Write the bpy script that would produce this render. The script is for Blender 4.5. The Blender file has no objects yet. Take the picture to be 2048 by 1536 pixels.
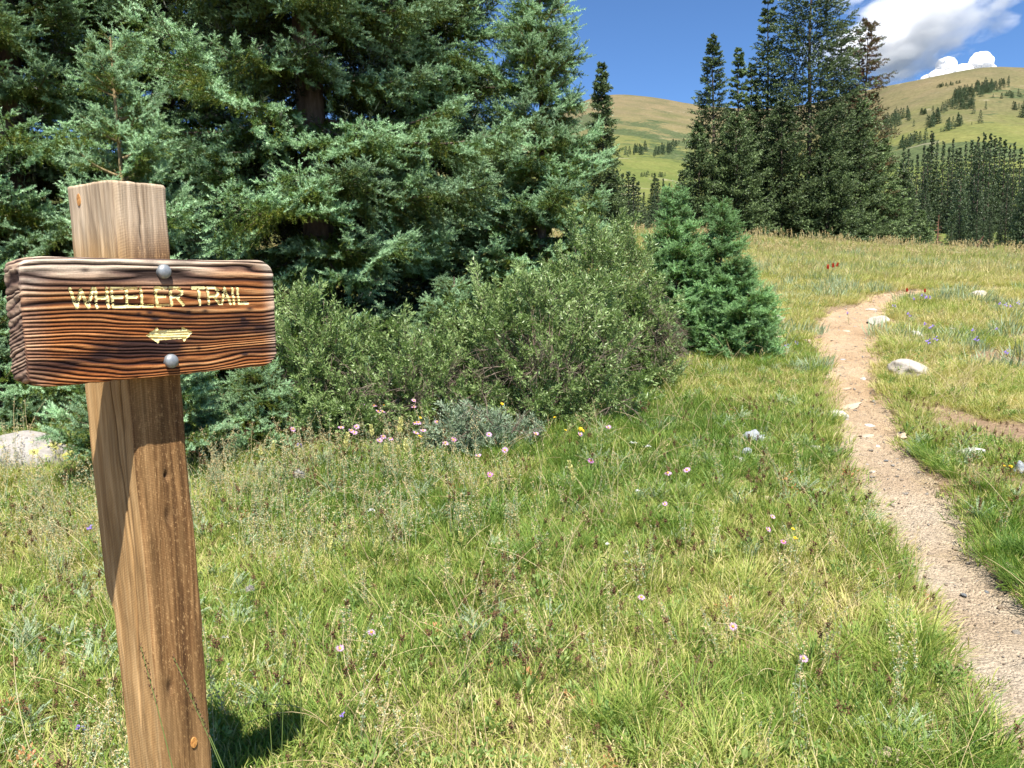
import bpy, math, random
import numpy as np
from mathutils import Vector, Matrix, noise as mn
random.seed(7); RNG = np.random.default_rng(7)
SC = bpy.context.scene
COL = SC.collection
R = math.radians
F = 1600.0                      # focal length in pixels of the 2048 px wide photograph
EYE = np.array([0.0, 0.0, 1.5])
PITCH, ROLL = R(7.0), R(1.5)

# ------------------------------------------------------------------ camera
fw = np.array([0, math.cos(PITCH), -math.sin(PITCH)])
_r = np.array([1.0, 0, 0]); _u = np.array([0, math.sin(PITCH), math.cos(PITCH)])
up = _u * math.cos(ROLL) + _r * math.sin(ROLL)
ri = _r * math.cos(ROLL) - _u * math.sin(ROLL)
cam_d = bpy.data.cameras.new('camera'); cam = bpy.data.objects.new('camera', cam_d); COL.objects.link(cam)
cam_d.sensor_width = 36.0; cam_d.lens = 36.0 * F / 2048.0
cam_d.clip_start = 0.05; cam_d.clip_end = 30000
M = Matrix(((ri[0], up[0], -fw[0], 0), (ri[1], up[1], -fw[1], 0), (ri[2], up[2], -fw[2], EYE[2]), (0, 0, 0, 1)))
cam.matrix_world = M
SC.camera = cam

# ------------------------------------------------------------------ light
SUN_T = np.array([-0.339, 1.235, -2.3]); SUN_T = SUN_T / np.linalg.norm(SUN_T)   # the way the light travels
sun_d = bpy.data.lights.new('sun', 'SUN'); sun = bpy.data.objects.new('sun', sun_d); COL.objects.link(sun)
sun_d.energy = 5.0; sun_d.angle = R(0.5); sun_d.color = (1.0, 0.955, 0.88)
sun.rotation_euler = Vector(SUN_T).to_track_quat('-Z', 'Y').to_euler()
sun.location = (4, -10, 20)
W = bpy.data.worlds.new('World'); SC.world = W; W.use_nodes = True
wn = W.node_tree.nodes; wl = W.node_tree.links
bg = wn['Background']; bg.inputs['Strength'].default_value = 0.085
sky = wn.new('ShaderNodeTexSky'); sky.sky_type = 'NISHITA'; sky.sun_disc = False
sky.sun_elevation = math.asin(-SUN_T[2]); sky.sun_rotation = math.atan2(-SUN_T[0], -SUN_T[1])
sky.altitude = 3300; sky.air_density = 1.0; sky.dust_density = 0.0; sky.ozone_density = 7.0
hs = wn.new('ShaderNodeHueSaturation'); hs.inputs['Saturation'].default_value = 1.06
wl.new(sky.outputs[0], hs.inputs['Color']); wl.new(hs.outputs[0], bg.inputs['Color'])
SC.view_settings.view_transform = 'Standard'; SC.view_settings.look = 'None'
SC.view_settings.gamma = 1.0; SC.view_settings.exposure = 1.12
SC.view_settings.use_curve_mapping = False
cy = SC.cycles
SC.render.engine = 'CYCLES'
cy.max_bounces = 9; cy.diffuse_bounces = 3; cy.glossy_bounces = 2; cy.transmission_bounces = 4
cy.transparent_max_bounces = 8; cy.volume_bounces = 8
cy.use_denoising = True; cy.denoiser = 'OPENIMAGEDENOISE'; cy.denoising_prefilter = 'ACCURATE'; cy.denoising_input_passes = 'RGB_ALBEDO_NORMAL'
cy.sample_clamp_indirect = 6.0

# ------------------------------------------------------------------ helpers
def tag(o, label=None, cat=None, group=None, kind=None):
    if label: o['label'] = label
    if cat: o['category'] = cat
    if group: o['group'] = group
    if kind: o['kind'] = kind
    return o

def empty(name, loc, rz=0.0, **kw):
    o = bpy.data.objects.new(name, None); COL.objects.link(o)
    o.location = loc; o.rotation_euler = (0, 0, rz); o.empty_display_size = 0.2
    return tag(o, **kw)

def mk_mesh(name, V, Fc, mats=(), col=None, mi=None, smooth=False, extra=None):
    """V (n,3), Fc (m,3) or (m,4) or list of such arrays -> mesh"""
    V = np.asarray(V, dtype=np.float32)
    if not isinstance(Fc, (list, tuple)): Fc = [Fc]
    Fc = [np.asarray(f, dtype=np.int32) for f in Fc if len(f)]
    me = bpy.data.meshes.new(name)
    me.vertices.add(len(V)); me.vertices.foreach_set('co', V.ravel())
    nl = sum(f.size for f in Fc); nf = sum(len(f) for f in Fc)
    me.loops.add(nl); me.loops.foreach_set('vertex_index', np.concatenate([f.ravel() for f in Fc]))
    me.polygons.add(nf)
    tot = np.concatenate([np.full(len(f), f.shape[1], dtype=np.int32) for f in Fc])
    st = np.concatenate([[0], np.cumsum(tot)[:-1]]).astype(np.int32)
    me.polygons.foreach_set('loop_start', st)
    if mi is not None: me.polygons.foreach_set('material_index', np.asarray(mi, dtype=np.int32))
    if smooth: me.polygons.foreach_set('use_smooth', np.ones(nf, dtype=bool))
    for m in (mats if isinstance(mats, (list, tuple)) else [mats]): me.materials.append(m)
    if col is not None:
        a = me.color_attributes.new('vc', 'FLOAT_COLOR', 'POINT')
        c = np.ones((len(V), 4), dtype=np.float32); c[:, :3] = col
        a.data.foreach_set('color', c.ravel())
    for k, v in (extra or {}).items():
        a = me.attributes.new(k, 'FLOAT', 'POINT'); a.data.foreach_set('value', np.asarray(v, dtype=np.float32))
    me.update(calc_edges=True)
    if smooth is False: pass
    return me

def mk_obj(name, me, parent=None, loc=None, rot=None, scale=None, **kw):
    o = bpy.data.objects.new(name, me); COL.objects.link(o)
    if parent is not None: o.parent = parent
    if loc is not None: o.location = loc
    if rot is not None: o.rotation_euler = rot
    if scale is not None: o.scale = (scale,) * 3 if np.isscalar(scale) else scale
    return tag(o, **kw)

def tube(pts, rad, n=6, cap=True):
    """tapered tube along pts"""
    pts = np.asarray(pts, float); k = len(pts); rad = np.broadcast_to(rad, (k,))
    T = np.gradient(pts, axis=0); T /= np.linalg.norm(T, axis=1)[:, None] + 1e-9
    ref = np.array([0, 0, 1.0]) if abs(T[0][2]) < 0.9 else np.array([1.0, 0, 0])
    A = np.cross(T, ref); A /= np.linalg.norm(A, axis=1)[:, None] + 1e-9
    B = np.cross(T, A)
    th = np.linspace(0, 2 * np.pi, n, endpoint=False)
    V = pts[:, None] + rad[:, None, None] * (np.cos(th)[None, :, None] * A[:, None] + np.sin(th)[None, :, None] * B[:, None])
    V = V.reshape(-1, 3); i = np.arange(k - 1)[:, None] * n; j = np.arange(n)[None, :]
    j2 = (j + 1) % n
    Q = np.stack([i + j, i + j2, i + n + j2, i + n + j], -1).reshape(-1, 4)
    T3 = np.concatenate([Q[:, [0, 1, 2]], Q[:, [0, 2, 3]]])
    return V, T3

class Acc:
    """collects triangles with a colour per vertex and a material index"""
    def __init__(s): s.V = []; s.F = []; s.C = []; s.M = []; s.n = 0
    def add(s, V, Fc, c=(0.5, 0.5, 0.5), m=0):
        V = np.asarray(V, float); Fc = np.asarray(Fc)
        s.V.append(V); s.F.append(Fc + s.n); s.n += len(V)
        s.C.append(np.broadcast_to(np.asarray(c, float), (len(V), 3))); s.M.append(np.full(len(Fc), m))
    def mesh(s, name, mats, smooth=False):
        return mk_mesh(name, np.concatenate(s.V), np.concatenate(s.F), mats, np.concatenate(s.C), np.concatenate(s.M), smooth)

# value noise in numpy (smooth, tileable enough)
_P = RNG.permutation(4096); _G = RNG.random(4096)
def vnoise(x, y, s=0):
    x = np.asarray(x, float); y = np.asarray(y, float)
    xi = np.floor(x).astype(int); yi = np.floor(y).astype(int); fx = x - xi; fy = y - yi
    fx = fx * fx * (3 - 2 * fx); fy = fy * fy * (3 - 2 * fy)
    def g(a, b): return _G[_P[(_P[(a + 101 * s) & 4095] + b) & 4095]]
    return (g(xi, yi) * (1 - fx) + g(xi + 1, yi) * fx) * (1 - fy) + (g(xi, yi + 1) * (1 - fx) + g(xi + 1, yi + 1) * fx) * fy
def fbm(x, y, s=0, o=4):
    v = 0; a = 0.5; t = 0
    for k in range(o):
        v = v + a * vnoise(x * 2 ** k, y * 2 ** k, s + k); t += a; a *= 0.5
    return v / t
def sstep(a, b, x):
    t = np.clip((x - a) / (b - a), 0, 1); return t * t * (3 - 2 * t)

def ray(px, py):
    d = fw + ri * ((px - 1024) / F) + up * ((768 - py) / F); return d
def hor(px): return 768 - F * math.tan(PITCH) - math.tan(ROLL) * (px - 1024) / math.cos(PITCH)

# ------------------------------------------------------------------ terrain of the meadow
def mead0(x, y):
    x = np.asarray(x, float); y = np.asarray(y, float)
    sl = np.clip(0.108 - 0.0031 * (x - 8.8), 0.05, 0.122)
    t = y - 4.0; rise = np.where(t > 6, t, np.log1p(np.exp(np.clip(t * 1.6, -30, 12))) / 1.6)
    crest = 33.0
    over = np.clip(rise - (crest - 4), 0, None)
    rise = np.minimum(rise, crest - 4 + 0 * rise) - 0.9 * np.sqrt(1 + over ** 2) + 0.9 - 0 * over
    z = sl * rise
    z = z - 0.10 * over * (over > 0)
    z = z + 0.07 * (fbm(x * 0.55 + 9, y * 0.55, 3, 3) - 0.5) + 0.035 * (fbm(x * 2.3, y * 2.3 + 4, 8, 3) - 0.5)
    z = z + sstep(14, 30, y) * 0.35 * (fbm(x * 0.16 + 3, y * 0.16, 13, 2) - 0.5)
    return z

def hit(px, py, fn=mead0, lo=1.2, hi=34.0):
    d = ray(px, py); ys = np.linspace(lo, hi, 2500); P = EYE + d[None] * (ys / d[1])[:, None]
    g = fn(P[:, 0], P[:, 1]); k = np.argmax(P[:, 2] < g)
    if not (P[:, 2] < g).any(): k = len(ys) - 1
    return np.array([P[k, 0], P[k, 1], float(g[k])])
def at(px, depth, fn=mead0):
    """the ground point under pixel column px at forward distance depth"""
    d = ray(px, hor(px)); p = EYE + d * (depth / d[1]); return np.array([p[0], p[1], float(fn(p[0], p[1]))])

# ------------------------------------------------------------------ trail: centre line and width
TR = [(583, 1812, 1850), (594, 1752, 1800), (611, 1722, 1771), (626, 1668, 1765), (646, 1647, 1744), (676, 1630, 1744),
      (705, 1637, 1747), (764, 1665, 1743), (815, 1667, 1778), (859, 1687, 1787), (917, 1699, 1822), (976, 1728, 1886),
      (1048, 1771, 1915), (1147, 1833, 1985), (1220, 1872, 2080), (1320, 1935, 2170), (1439, 2001, 2260), (1560, 2075, 2370)]
ctr = []
for y_, a_, b_ in TR:
    A_ = hit(a_, y_); B_ = hit(b_, y_); ctr.append([(A_[0] + B_[0]) / 2, (A_[1] + B_[1]) / 2, abs(B_[0] - A_[0]) / 2])
ctr.insert(0, [ctr[0][0] + 2.2, ctr[0][1] + 0.8, 0.15])
last = ctr[-1]; ctr.append([last[0] + 0.25, last[1] - 1.2, 0.3]); ctr.append([last[0] + 0.5, last[1] - 4, 0.3])
ctr = np.array(ctr)
_s = np.concatenate([[0], np.cumsum(np.hypot(*np.diff(ctr[:, :2], axis=0).T))])
TS = np.arange(0, _s[-1], 0.05)
TC = np.stack([np.interp(TS, _s, ctr[:, i]) for i in range(3)], 1)
ker = np.hanning(13); ker /= ker.sum()
for i in range(3): TC[:, i] = np.convolve(np.pad(TC[:, i], 6, mode='edge'), ker, 'valid')
TC[:, 2] = np.clip(TC[:, 2], 0.17, 0.36) + 0.05 * sstep(11, 14, TC[:, 1])
def tdist(x, y):
    """distance to the trail's middle divided by its half width"""
    x = np.atleast_1d(np.asarray(x, float)).ravel(); y = np.atleast_1d(np.asarray(y, float)).ravel()
    out = np.full(len(x), 9.0)
    m = np.where((x > TC[:, 0].min() - 2) & (x < TC[:, 0].max() + 2) & (y < TC[:, 1].max() + 2))[0]
    for c in range(0, len(m), 4000):
        q = m[c:c + 4000]
        D = np.hypot(x[q, None] - TC[None, :, 0], y[q, None] - TC[None, :, 1]); k = D.argmin(1)
        out[q] = D[np.arange(len(q)), k] / TC[k, 2]
    return out
def meadow_z(x, y):
    sh = np.shape(x); z = mead0(x, y); d = tdist(x, y).reshape(sh)
    return z - 0.055 * (1 - sstep(0.75, 1.35, d))

# ------------------------------------------------------------------ far hills as a polar height field
HX = np.array([-2600, -800, 500, 900, 1130, 1180, 1215, 1280, 1330, 1400, 1500, 1600, 1740, 1830, 1950, 2048, 2400, 3200, 4600], float)
HY = np.array([430, 400, 330, 300, 237, 213, 203, 205, 213, 225, 233, 227, 192, 176, 151, 154, 190, 330, 430], float)
HD = np.array([900, 1200, 1500, 1600, 1800, 1800, 1800, 1800, 1800, 1700, 1500, 1150, 760, 700, 700, 700, 700, 700, 700], float)
_gx = np.arange(-2600, 4600, 10.0); _k = np.hanning(15); _k /= _k.sum(); _k2 = np.hanning(41); _k2 /= _k2.sum()
HYs = np.convolve(np.pad(np.interp(_gx, HX, HY), 7, mode='edge'), _k, 'valid'); HDs = np.convolve(np.pad(np.interp(_gx, HX, HD), 20, mode='edge'), _k2, 'valid')
def far_z(x, y):
    x = np.asarray(x, float); y = np.maximum(np.asarray(y, float), 1.0)
    px = 1024 + F * x / y
    hy = 768 - F * math.tan(PITCH) - math.tan(ROLL) * (px - 1024)
    ysk = np.interp(px, _gx, HYs); D = np.interp(px, _gx, HDs)
    e = np.interp(px, [1300, 1750], [1.25, 1.85])
    y0 = 532.0
    t = np.clip(np.log(y / 45.0) / np.log(D / 45.0), 0, 1)
    yp = y0 + (ysk - y0) * t ** e
    z = 1.5 + np.minimum(y, D) * (hy - yp) / F
    z = z - np.clip(y - D, 0, None) * 0.35
    amp = np.clip(y - 45, 0, 400) * 0.012
    z = z + amp * (fbm(x * 0.012, y * 0.009, 21, 4) - 0.5) * 2 * (1 - 0.7 * sstep(0.75, 1.0, t))
    return z
def far_hit(px, py):
    ds = np.geomspace(50, 1900, 1500); X = ds * (px - 1024) / F; z = far_z(X, ds)
    P = np.stack([X, ds, z], 1) - EYE; c = P @ fw; yy = 768 - F * (P @ up) / c
    k = np.argmax(yy < py) if (yy < py).any() else len(ds) - 1
    # column drift by pitch and roll: correct x
    xx = 1024 + F * (P @ ri) / c; X2 = X[k] + (px - xx[k]) * ds[k] / F
    return np.array([X2, ds[k], float(far_z(X2, ds[k]))])

# ------------------------------------------------------------------ materials
def mat(name):
    m = bpy.data.materials.new(name); m.use_nodes = True; nt = m.node_tree; nt.nodes.clear()
    return m, nt, nt.nodes, nt.links
class N:
    """tiny node graph helper"""
    def __init__(s, name):
        s.m, s.t, s.n, s.l = mat(name); s.out = s.n.new('ShaderNodeOutputMaterial')
    def node(s, ty, **kw):
        n = s.n.new(ty)
        for k, v in kw.items(): setattr(n, k, v)
        return n
    def set(s, n, **kw):
        for k, v in kw.items():
            i = n.inputs[k] if k in n.inputs else n.inputs[k.replace('_', ' ')]
            if hasattr(v, 'node'): s.l.new(v, i)
            else: i.default_value = v
        return n
    def pos(s): return s.node('ShaderNodeNewGeometry').outputs['Position']
    def obj(s): return s.node('ShaderNodeTexCoord').outputs['Object']
    def noise(s, vec, scale, detail=4, rough=0.6, dist=0.0):
        n = s.node('ShaderNodeTexNoise'); s.set(n, Vector=vec, Scale=scale, Detail=detail, Roughness=rough, Distortion=dist); return n.outputs['Fac']
    def mapv(s, vec, scale=(1, 1, 1), rot=(0, 0, 0)):
        n = s.node('ShaderNodeMapping'); s.set(n, Vector=vec, Scale=scale, Rotation=rot); return n.outputs[0]
    def ramp(s, fac, pts):
        n = s.node('ShaderNodeValToRGB'); s.l.new(fac, n.inputs[0]); cr = n.color_ramp
        while len(cr.elements) < len(pts): cr.elements.new(0.5)
        for e, (p, c) in zip(cr.elements, pts): e.position = p; e.color = (c, c, c, 1) if np.isscalar(c) else (*c, 1)
        return n.outputs[0]
    def mix(s, f, a, b, mode='MIX'):
        n = s.node('ShaderNodeMix', data_type='RGBA', blend_type=mode)
        for i, v in ((0, f), (6, a), (7, b)):
            if hasattr(v, 'node'): s.l.new(v, n.inputs[i])
            else: n.inputs[i].default_value = v if i == 0 else (*v, 1) if len(v) == 3 else v
        return n.outputs[2]
    def math(s, op, a, b=0.0, c=0.0):
        n = s.node('ShaderNodeMath', operation=op)
        for i, v in enumerate((a, b, c)):
            if hasattr(v, 'node'): s.l.new(v, n.inputs[i])
            else: n.inputs[i].default_value = v
        return n.outputs[0]
    def attr(s, name, ty='GEOMETRY', out='Fac'):
        n = s.node('ShaderNodeAttribute'); n.attribute_name = name; n.attribute_type = ty; return n.outputs[out]
    def sep(s, c):
        n = s.node('ShaderNodeSeparateColor'); s.l.new(c, n.inputs[0]); return n.outputs
    def rnd(s): return s.node('ShaderNodeObjectInfo').outputs['Random']
    def bump(s, h, strength=0.5, dist=0.01):
        n = s.node('ShaderNodeBump'); s.set(n, Height=h, Strength=strength, Distance=dist); return n.outputs[0]
    def bsdf(s, col, rough=0.7, spec=0.3, normal=None, **kw):
        n = s.node('ShaderNodeBsdfPrincipled')
        for k, v in (('Base Color', col), ('Roughness', rough), ('Specular IOR Level', spec), *kw.items()):
            if hasattr(v, 'node'): s.l.new(v, n.inputs[k])
            else: n.inputs[k].default_value = (*v, 1) if isinstance(v, tuple) and len(v) == 3 else v
        if normal is not None: s.l.new(normal, n.inputs['Normal'])
        return n.outputs[0]
    def leaf(s, col, rough=0.5, spec=0.35, trans=0.3, tcol=None):
        b = s.bsdf(col, rough, spec); t = s.node('ShaderNodeBsdfTranslucent')
        tc = tcol if tcol is not None else s.mix(1.0, col, (1.0, 1.15, 0.55), 'MULTIPLY')
        s.l.new(tc, t.inputs['Color'])
        x = s.node('ShaderNodeMixShader'); x.inputs[0].default_value = trans
        s.l.new(b, x.inputs[1]); s.l.new(t.outputs[0], x.inputs[2]); return x.outputs[0]
    def done(s, sh, vol=None):
        if sh is not None: s.l.new(sh, s.out.inputs['Surface'])
        if vol is not None: s.l.new(vol, s.out.inputs['Volume'])
        return s.m

def m_grass():
    g = N('grass blades'); vc = g.sep(g.attr('vc', out='Color')); tint = g.attr('tint', 'INSTANCER')
    f = g.math('ADD', g.math('MULTIPLY', vc[0], 0.75), g.math('MULTIPLY', g.math('SUBTRACT', tint, 0.5), 1.0))
    n = g.noise(g.pos(), 0.9, 3); f = g.math('ADD', f, g.math('MULTIPLY', g.math('SUBTRACT', n, 0.5), 0.9))
    c = g.ramp(f, [(0.0, (0.10, 0.215, 0.028)), (0.28, (0.215, 0.335, 0.052)), (0.52, (0.39, 0.45, 0.10)), (0.76, (0.56, 0.52, 0.185)), (1.0, (0.70, 0.58, 0.31))])
    c = g.mix(g.math('MULTIPLY', g.math('SUBTRACT', 1.0, vc[1]), 0.35), c, (0.25, 0.21, 0.09))
    return g.done(g.leaf(c, 0.55, 0.3, 0.35))
def m_simple_leaf(name, a, b, trans=0.3, rough=0.5, spec=0.35):
    g = N(name); vc = g.sep(g.attr('vc', out='Color'))
    f = g.math('ADD', g.math('MULTIPLY', vc[0], 0.7), g.math('MULTIPLY', g.rnd(), 0.3))
    return g.done(g.leaf(g.mix(f, a, b), rough, spec, trans))
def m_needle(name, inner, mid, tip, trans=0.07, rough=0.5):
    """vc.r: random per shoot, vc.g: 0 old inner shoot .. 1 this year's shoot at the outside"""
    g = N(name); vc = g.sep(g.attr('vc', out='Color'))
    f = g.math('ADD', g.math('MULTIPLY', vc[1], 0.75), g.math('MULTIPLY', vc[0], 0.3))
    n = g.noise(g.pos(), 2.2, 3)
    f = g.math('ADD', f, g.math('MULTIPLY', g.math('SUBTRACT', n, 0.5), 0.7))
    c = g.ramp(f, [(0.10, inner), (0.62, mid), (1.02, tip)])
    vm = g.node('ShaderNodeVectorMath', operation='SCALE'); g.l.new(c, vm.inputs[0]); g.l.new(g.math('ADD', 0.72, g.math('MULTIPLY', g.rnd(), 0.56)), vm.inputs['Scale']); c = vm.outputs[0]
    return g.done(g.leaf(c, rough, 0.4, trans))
def m_bark(name, a, b, sc=18):
    g = N(name); p = g.mapv(g.obj(), (1, 1, 0.25)); n = g.noise(p, sc, 6, 0.7)
    return g.done(g.bsdf(g.ramp(n, [(0.35, a), (0.65, b)]), 0.9, 0.1, g.bump(n, 0.9, 0.02)))
M_GRASS = m_grass()
M_FORB = m_simple_leaf('broad green leaf', (0.14, 0.25, 0.055), (0.36, 0.44, 0.15), 0.38)
M_SAGE = m_simple_leaf('grey green leaf', (0.20, 0.28, 0.16), (0.44, 0.51, 0.34), 0.2, 0.8, 0.1)
M_REDL = m_simple_leaf('reddening leaf', (0.34, 0.12, 0.05), (0.55, 0.30, 0.13), 0.3)
M_STRAW = m_simple_leaf('dry straw', (0.42, 0.31, 0.14), (0.72, 0.60, 0.36), 0.2, 0.7, 0.15)
M_SEED = m_simple_leaf('brown seed head', (0.07, 0.035, 0.02), (0.20, 0.11, 0.06), 0.05, 0.9, 0.1)
M_STEM = m_simple_leaf('green stem', (0.10, 0.17, 0.04), (0.24, 0.28, 0.08), 0.1)
M_WILLOW = m_simple_leaf('willow leaf', (0.115, 0.195, 0.050), (0.34, 0.44, 0.175), 0.22, 0.38, 0.5)
M_WILLOWG = m_simple_leaf('grey willow leaf', (0.16, 0.24, 0.14), (0.38, 0.46, 0.32), 0.2, 0.6, 0.3)
M_TWIG = m_bark('willow twig bark', (0.10, 0.07, 0.05), (0.30, 0.24, 0.19), 30)
M_BARK = m_bark('spruce bark', (0.06, 0.045, 0.035), (0.19, 0.14, 0.11), 14)
M_SAPBARK = m_bark('young spruce bark', (0.20, 0.15, 0.08), (0.38, 0.29, 0.15), 22)
M_NEEDLE = m_needle('blue green needles', (0.160, 0.175, 0.014), (0.080, 0.155, 0.032), (0.39, 0.58, 0.33))
M_NEEDLE_Y = m_needle('fresh green needles', (0.08, 0.135, 0.018), (0.095, 0.20, 0.042), (0.30, 0.50, 0.215))
M_NEEDLE_D = m_needle('dark green needles', (0.040, 0.055, 0.014), (0.062, 0.100, 0.032), (0.23, 0.31, 0.125))  # bright tip colour paints sunlit highlights onto the outer shoots
M_NEEDLE_B = m_needle('browned needles', (0.13, 0.06, 0.025), (0.11, 0.075, 0.03), (0.10, 0.12, 0.05))
M_NEEDLE_F = m_needle('distant spruce needles', (0.045, 0.062, 0.022), (0.060, 0.092, 0.038), (0.13, 0.175, 0.082))
M_INNER = m_needle('shaded inner needles', (0.030, 0.028, 0.014), (0.035, 0.045, 0.018), (0.05, 0.07, 0.03))  # dead inner twigs, darkened so the crown's inner shade sits in the colour
M_NEEDLE_H = m_needle('hillside conifer needles', (0.065, 0.09, 0.04), (0.08, 0.12, 0.055), (0.13, 0.18, 0.09))

def m_meadow():
    g = N('meadow soil'); p = g.pos(); n1 = g.noise(p, 1.3, 5); n2 = g.noise(p, 22, 5, 0.7); n3 = g.noise(p, 90, 3)
    soil = g.ramp(n2, [(0.3, (0.19, 0.125, 0.078)), (0.7, (0.37, 0.26, 0.17))])
    lit = g.ramp(n3, [(0.35, (0.08, 0.085, 0.03)), (0.65, (0.26, 0.24, 0.11))])
    c = g.mix(g.ramp(n1, [(0.35, 0.75), (0.62, 0.25)]), soil, lit)
    c = g.mix(g.attr('bare'), c, soil)
    return g.done(g.bsdf(c, 0.95, 0.1, g.bump(g.math('ADD', n2, g.math('MULTIPLY', n3, 0.5)), 1.0, 0.03)))
def m_path():
    g = N('trail dirt'); p = g.pos(); n1 = g.noise(p, 1.6, 4); n2 = g.noise(p, 26, 6, 0.75); n3 = g.noise(p, 140, 4, 0.7)
    v = g.node('ShaderNodeTexVoronoi'); g.set(v, Vector=p, Scale=75.0)
    c = g.ramp(n1, [(0.3, (0.50, 0.375, 0.25)), (0.5, (0.575, 0.455, 0.32)), (0.7, (0.63, 0.53, 0.40))])
    red = g.ramp(g.attr('far'), [(0.0, (1, 1, 1)), (1.0, (1.0, 0.90, 0.79))])
    c = g.mix(1.0, c, red, 'MULTIPLY')
    c = g.mix(1.0, c, g.ramp(n2, [(0.25, 0.68), (0.6, 1.06)]), 'MULTIPLY')
    c = g.mix(0.5, c, g.mix(1.0, c, g.ramp(v.outputs['Color'], [(0.0, 0.55), (1.0, 1.3)]), 'MULTIPLY'))
    c = g.mix(1.0, c, g.ramp(n3, [(0.3, 0.75), (0.65, 1.08)]), 'MULTIPLY')
    h = g.math('ADD', g.math('MULTIPLY', n2, 1.4), g.math('ADD', g.math('MULTIPLY', n3, 0.5), g.math('MULTIPLY', v.outputs['Distance'], -0.7)))
    return g.done(g.bsdf(c, 0.95, 0.15, g.bump(h, 1.0, 0.022)))
def m_rock(name, a, b, lichen=None, dark=(0.10, 0.10, 0.10)):
    g = N(name); p = g.obj(); n = g.noise(p, 9, 8, 0.7); n2 = g.noise(p, 45, 4, 0.7); n3 = g.noise(g.mapv(p, (1, 1, 4)), 5, 4)
    c = g.ramp(n, [(0.3, a), (0.7, b)]); c = g.mix(g.ramp(n2, [(0.58, 0.0), (0.7, 0.6)]), c, dark)
    c = g.mix(g.ramp(n3, [(0.5, 0.0), (0.65, 0.35)]), c, tuple(0.7 * x for x in a))
    if lichen:
        l = g.noise(p, 4.2, 5, 0.65); c = g.mix(g.ramp(l, [(0.57, 0.0), (0.60, 0.9)]), c, lichen)
    return g.done(g.bsdf(c, 0.85, 0.2, g.bump(g.math('ADD', n, g.math('MULTIPLY', n2, 0.4)), 0.9, 0.02)))
M_ROCK = m_rock('pale granite', (0.30, 0.26, 0.21), (0.58, 0.53, 0.46))
M_ROCKW = m_rock('white quartz rock', (0.38, 0.35, 0.30), (0.66, 0.63, 0.58), None, (0.35, 0.32, 0.28))
M_ROCKG = m_rock('blue grey rock', (0.20, 0.22, 0.24), (0.42, 0.44, 0.45))
M_ROCKT = m_rock('tan dusty rock', (0.36, 0.27, 0.19), (0.56, 0.45, 0.33), None, (0.3, 0.22, 0.15))
M_ROCKD = m_rock('streaked brown rock', (0.25, 0.20, 0.17), (0.50, 0.43, 0.36))
M_BOULD = m_rock('grey boulder with lichen', (0.24, 0.22, 0.20), (0.42, 0.39, 0.36), (0.50, 0.48, 0.12))
def m_hill():
    g = N('alpine hillside'); p = g.pos(); n1 = g.noise(p, 0.006, 6, 0.6, 0.6); n2 = g.noise(p, 0.05, 6, 0.65); n3 = g.noise(p, 0.35, 4, 0.7)
    gr = g.attr('green')
    f = g.math('ADD', gr, g.math('MULTIPLY', g.math('SUBTRACT', n1, 0.5), 0.9))
    f = g.math('ADD', f, g.math('MULTIPLY', g.math('SUBTRACT', n2, 0.5), 0.5))
    c = g.ramp(f, [(0.1, (0.178, 0.148, 0.086)), (0.38, (0.165, 0.150, 0.074)), (0.60, (0.165, 0.170, 0.060)), (0.95, (0.130, 0.160, 0.046))])
    sm = g.ramp(g.math('ADD', g.attr('shrub'), g.math('MULTIPLY', g.math('SUBTRACT', g.noise(p, 0.085, 6, 0.7), 0.5), 2.2)), [(0.34, 0.0), (0.54, 0.85)])
    c = g.mix(sm, c, g.ramp(n3, [(0.35, (0.040, 0.062, 0.030)), (0.7, (0.095, 0.13, 0.062))]))
    c = g.mix(1.0, c, g.ramp(n3, [(0.3, 0.66), (0.7, 1.15)]), 'MULTIPLY')
    c = g.mix(1.0, c, g.ramp(g.noise(g.mapv(p, (1, .35, 1)), 0.018, 7, 0.72), [(0.35, (0.72, 0.80, 0.70)), (0.62, (1.12, 1.06, 1.0))]), 'MULTIPLY')
    sc = g.ramp(g.noise(p, 0.03, 5, 0.7), [(0.62, 0.0), (0.70, 0.5)])
    c = g.mix(sc, c, (0.36, 0.30, 0.23))
    return g.done(g.bsdf(c, 0.95, 0.05, g.bump(n2, 0.6, 3.0)))

# ------------------------------------------------------------------ ground sheets
def polar(rs, azs, fn, close=False):
    Rr, A = np.meshgrid(rs, azs, indexing='ij'); X = Rr * np.sin(A); Y = Rr * np.cos(A); Z = fn(X, Y)
    V = np.stack([X, Y, Z], -1).reshape(-1, 3); nr, na = Rr.shape
    i = np.arange(nr - 1)[:, None] * na; j = np.arange(na - 1)[None]
    Q = np.stack([i + j, i + na + j, i + na + j + 1, i + j + 1], -1).reshape(-1, 4)[:, ::-1]
    return V, Q
rs = np.concatenate([[0.02], np.geomspace(0.4, 2.0, 24), np.geomspace(2.03, 44, 260)])
azs = np.concatenate([np.linspace(-180, -52, 40)[:-1], np.linspace(-52, 52, 380), np.linspace(52, 180, 40)[1:]]) * math.pi / 180
V, Q = polar(rs, azs, meadow_z)
def bare_field(x, y):
    """1 on bare soil patches, mostly right of the trail"""
    n = fbm(x * 1.1 + 5, y * 0.9 + 2, 31, 3)
    side = sstep(2.2, 4.0, x) * (1 - sstep(10.5, 13, y)) * sstep(4.0, 5.2, y)
    b = sstep(0.59, 0.70, n + 0.06 * side) * (0.25 + 0.75 * side)
    d = tdist(x, y).reshape(np.shape(x)); b = np.maximum(b, 1 - sstep(1.0, 1.7, d))
    return b
mw = mk_mesh('meadow', V, Q, m_meadow(), smooth=True, extra={'bare': bare_field(V[:, 0], V[:, 1])})
mk_obj('meadow', mw, kind='structure', label='grassy alpine meadow rising gently away from the trail sign')
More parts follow.
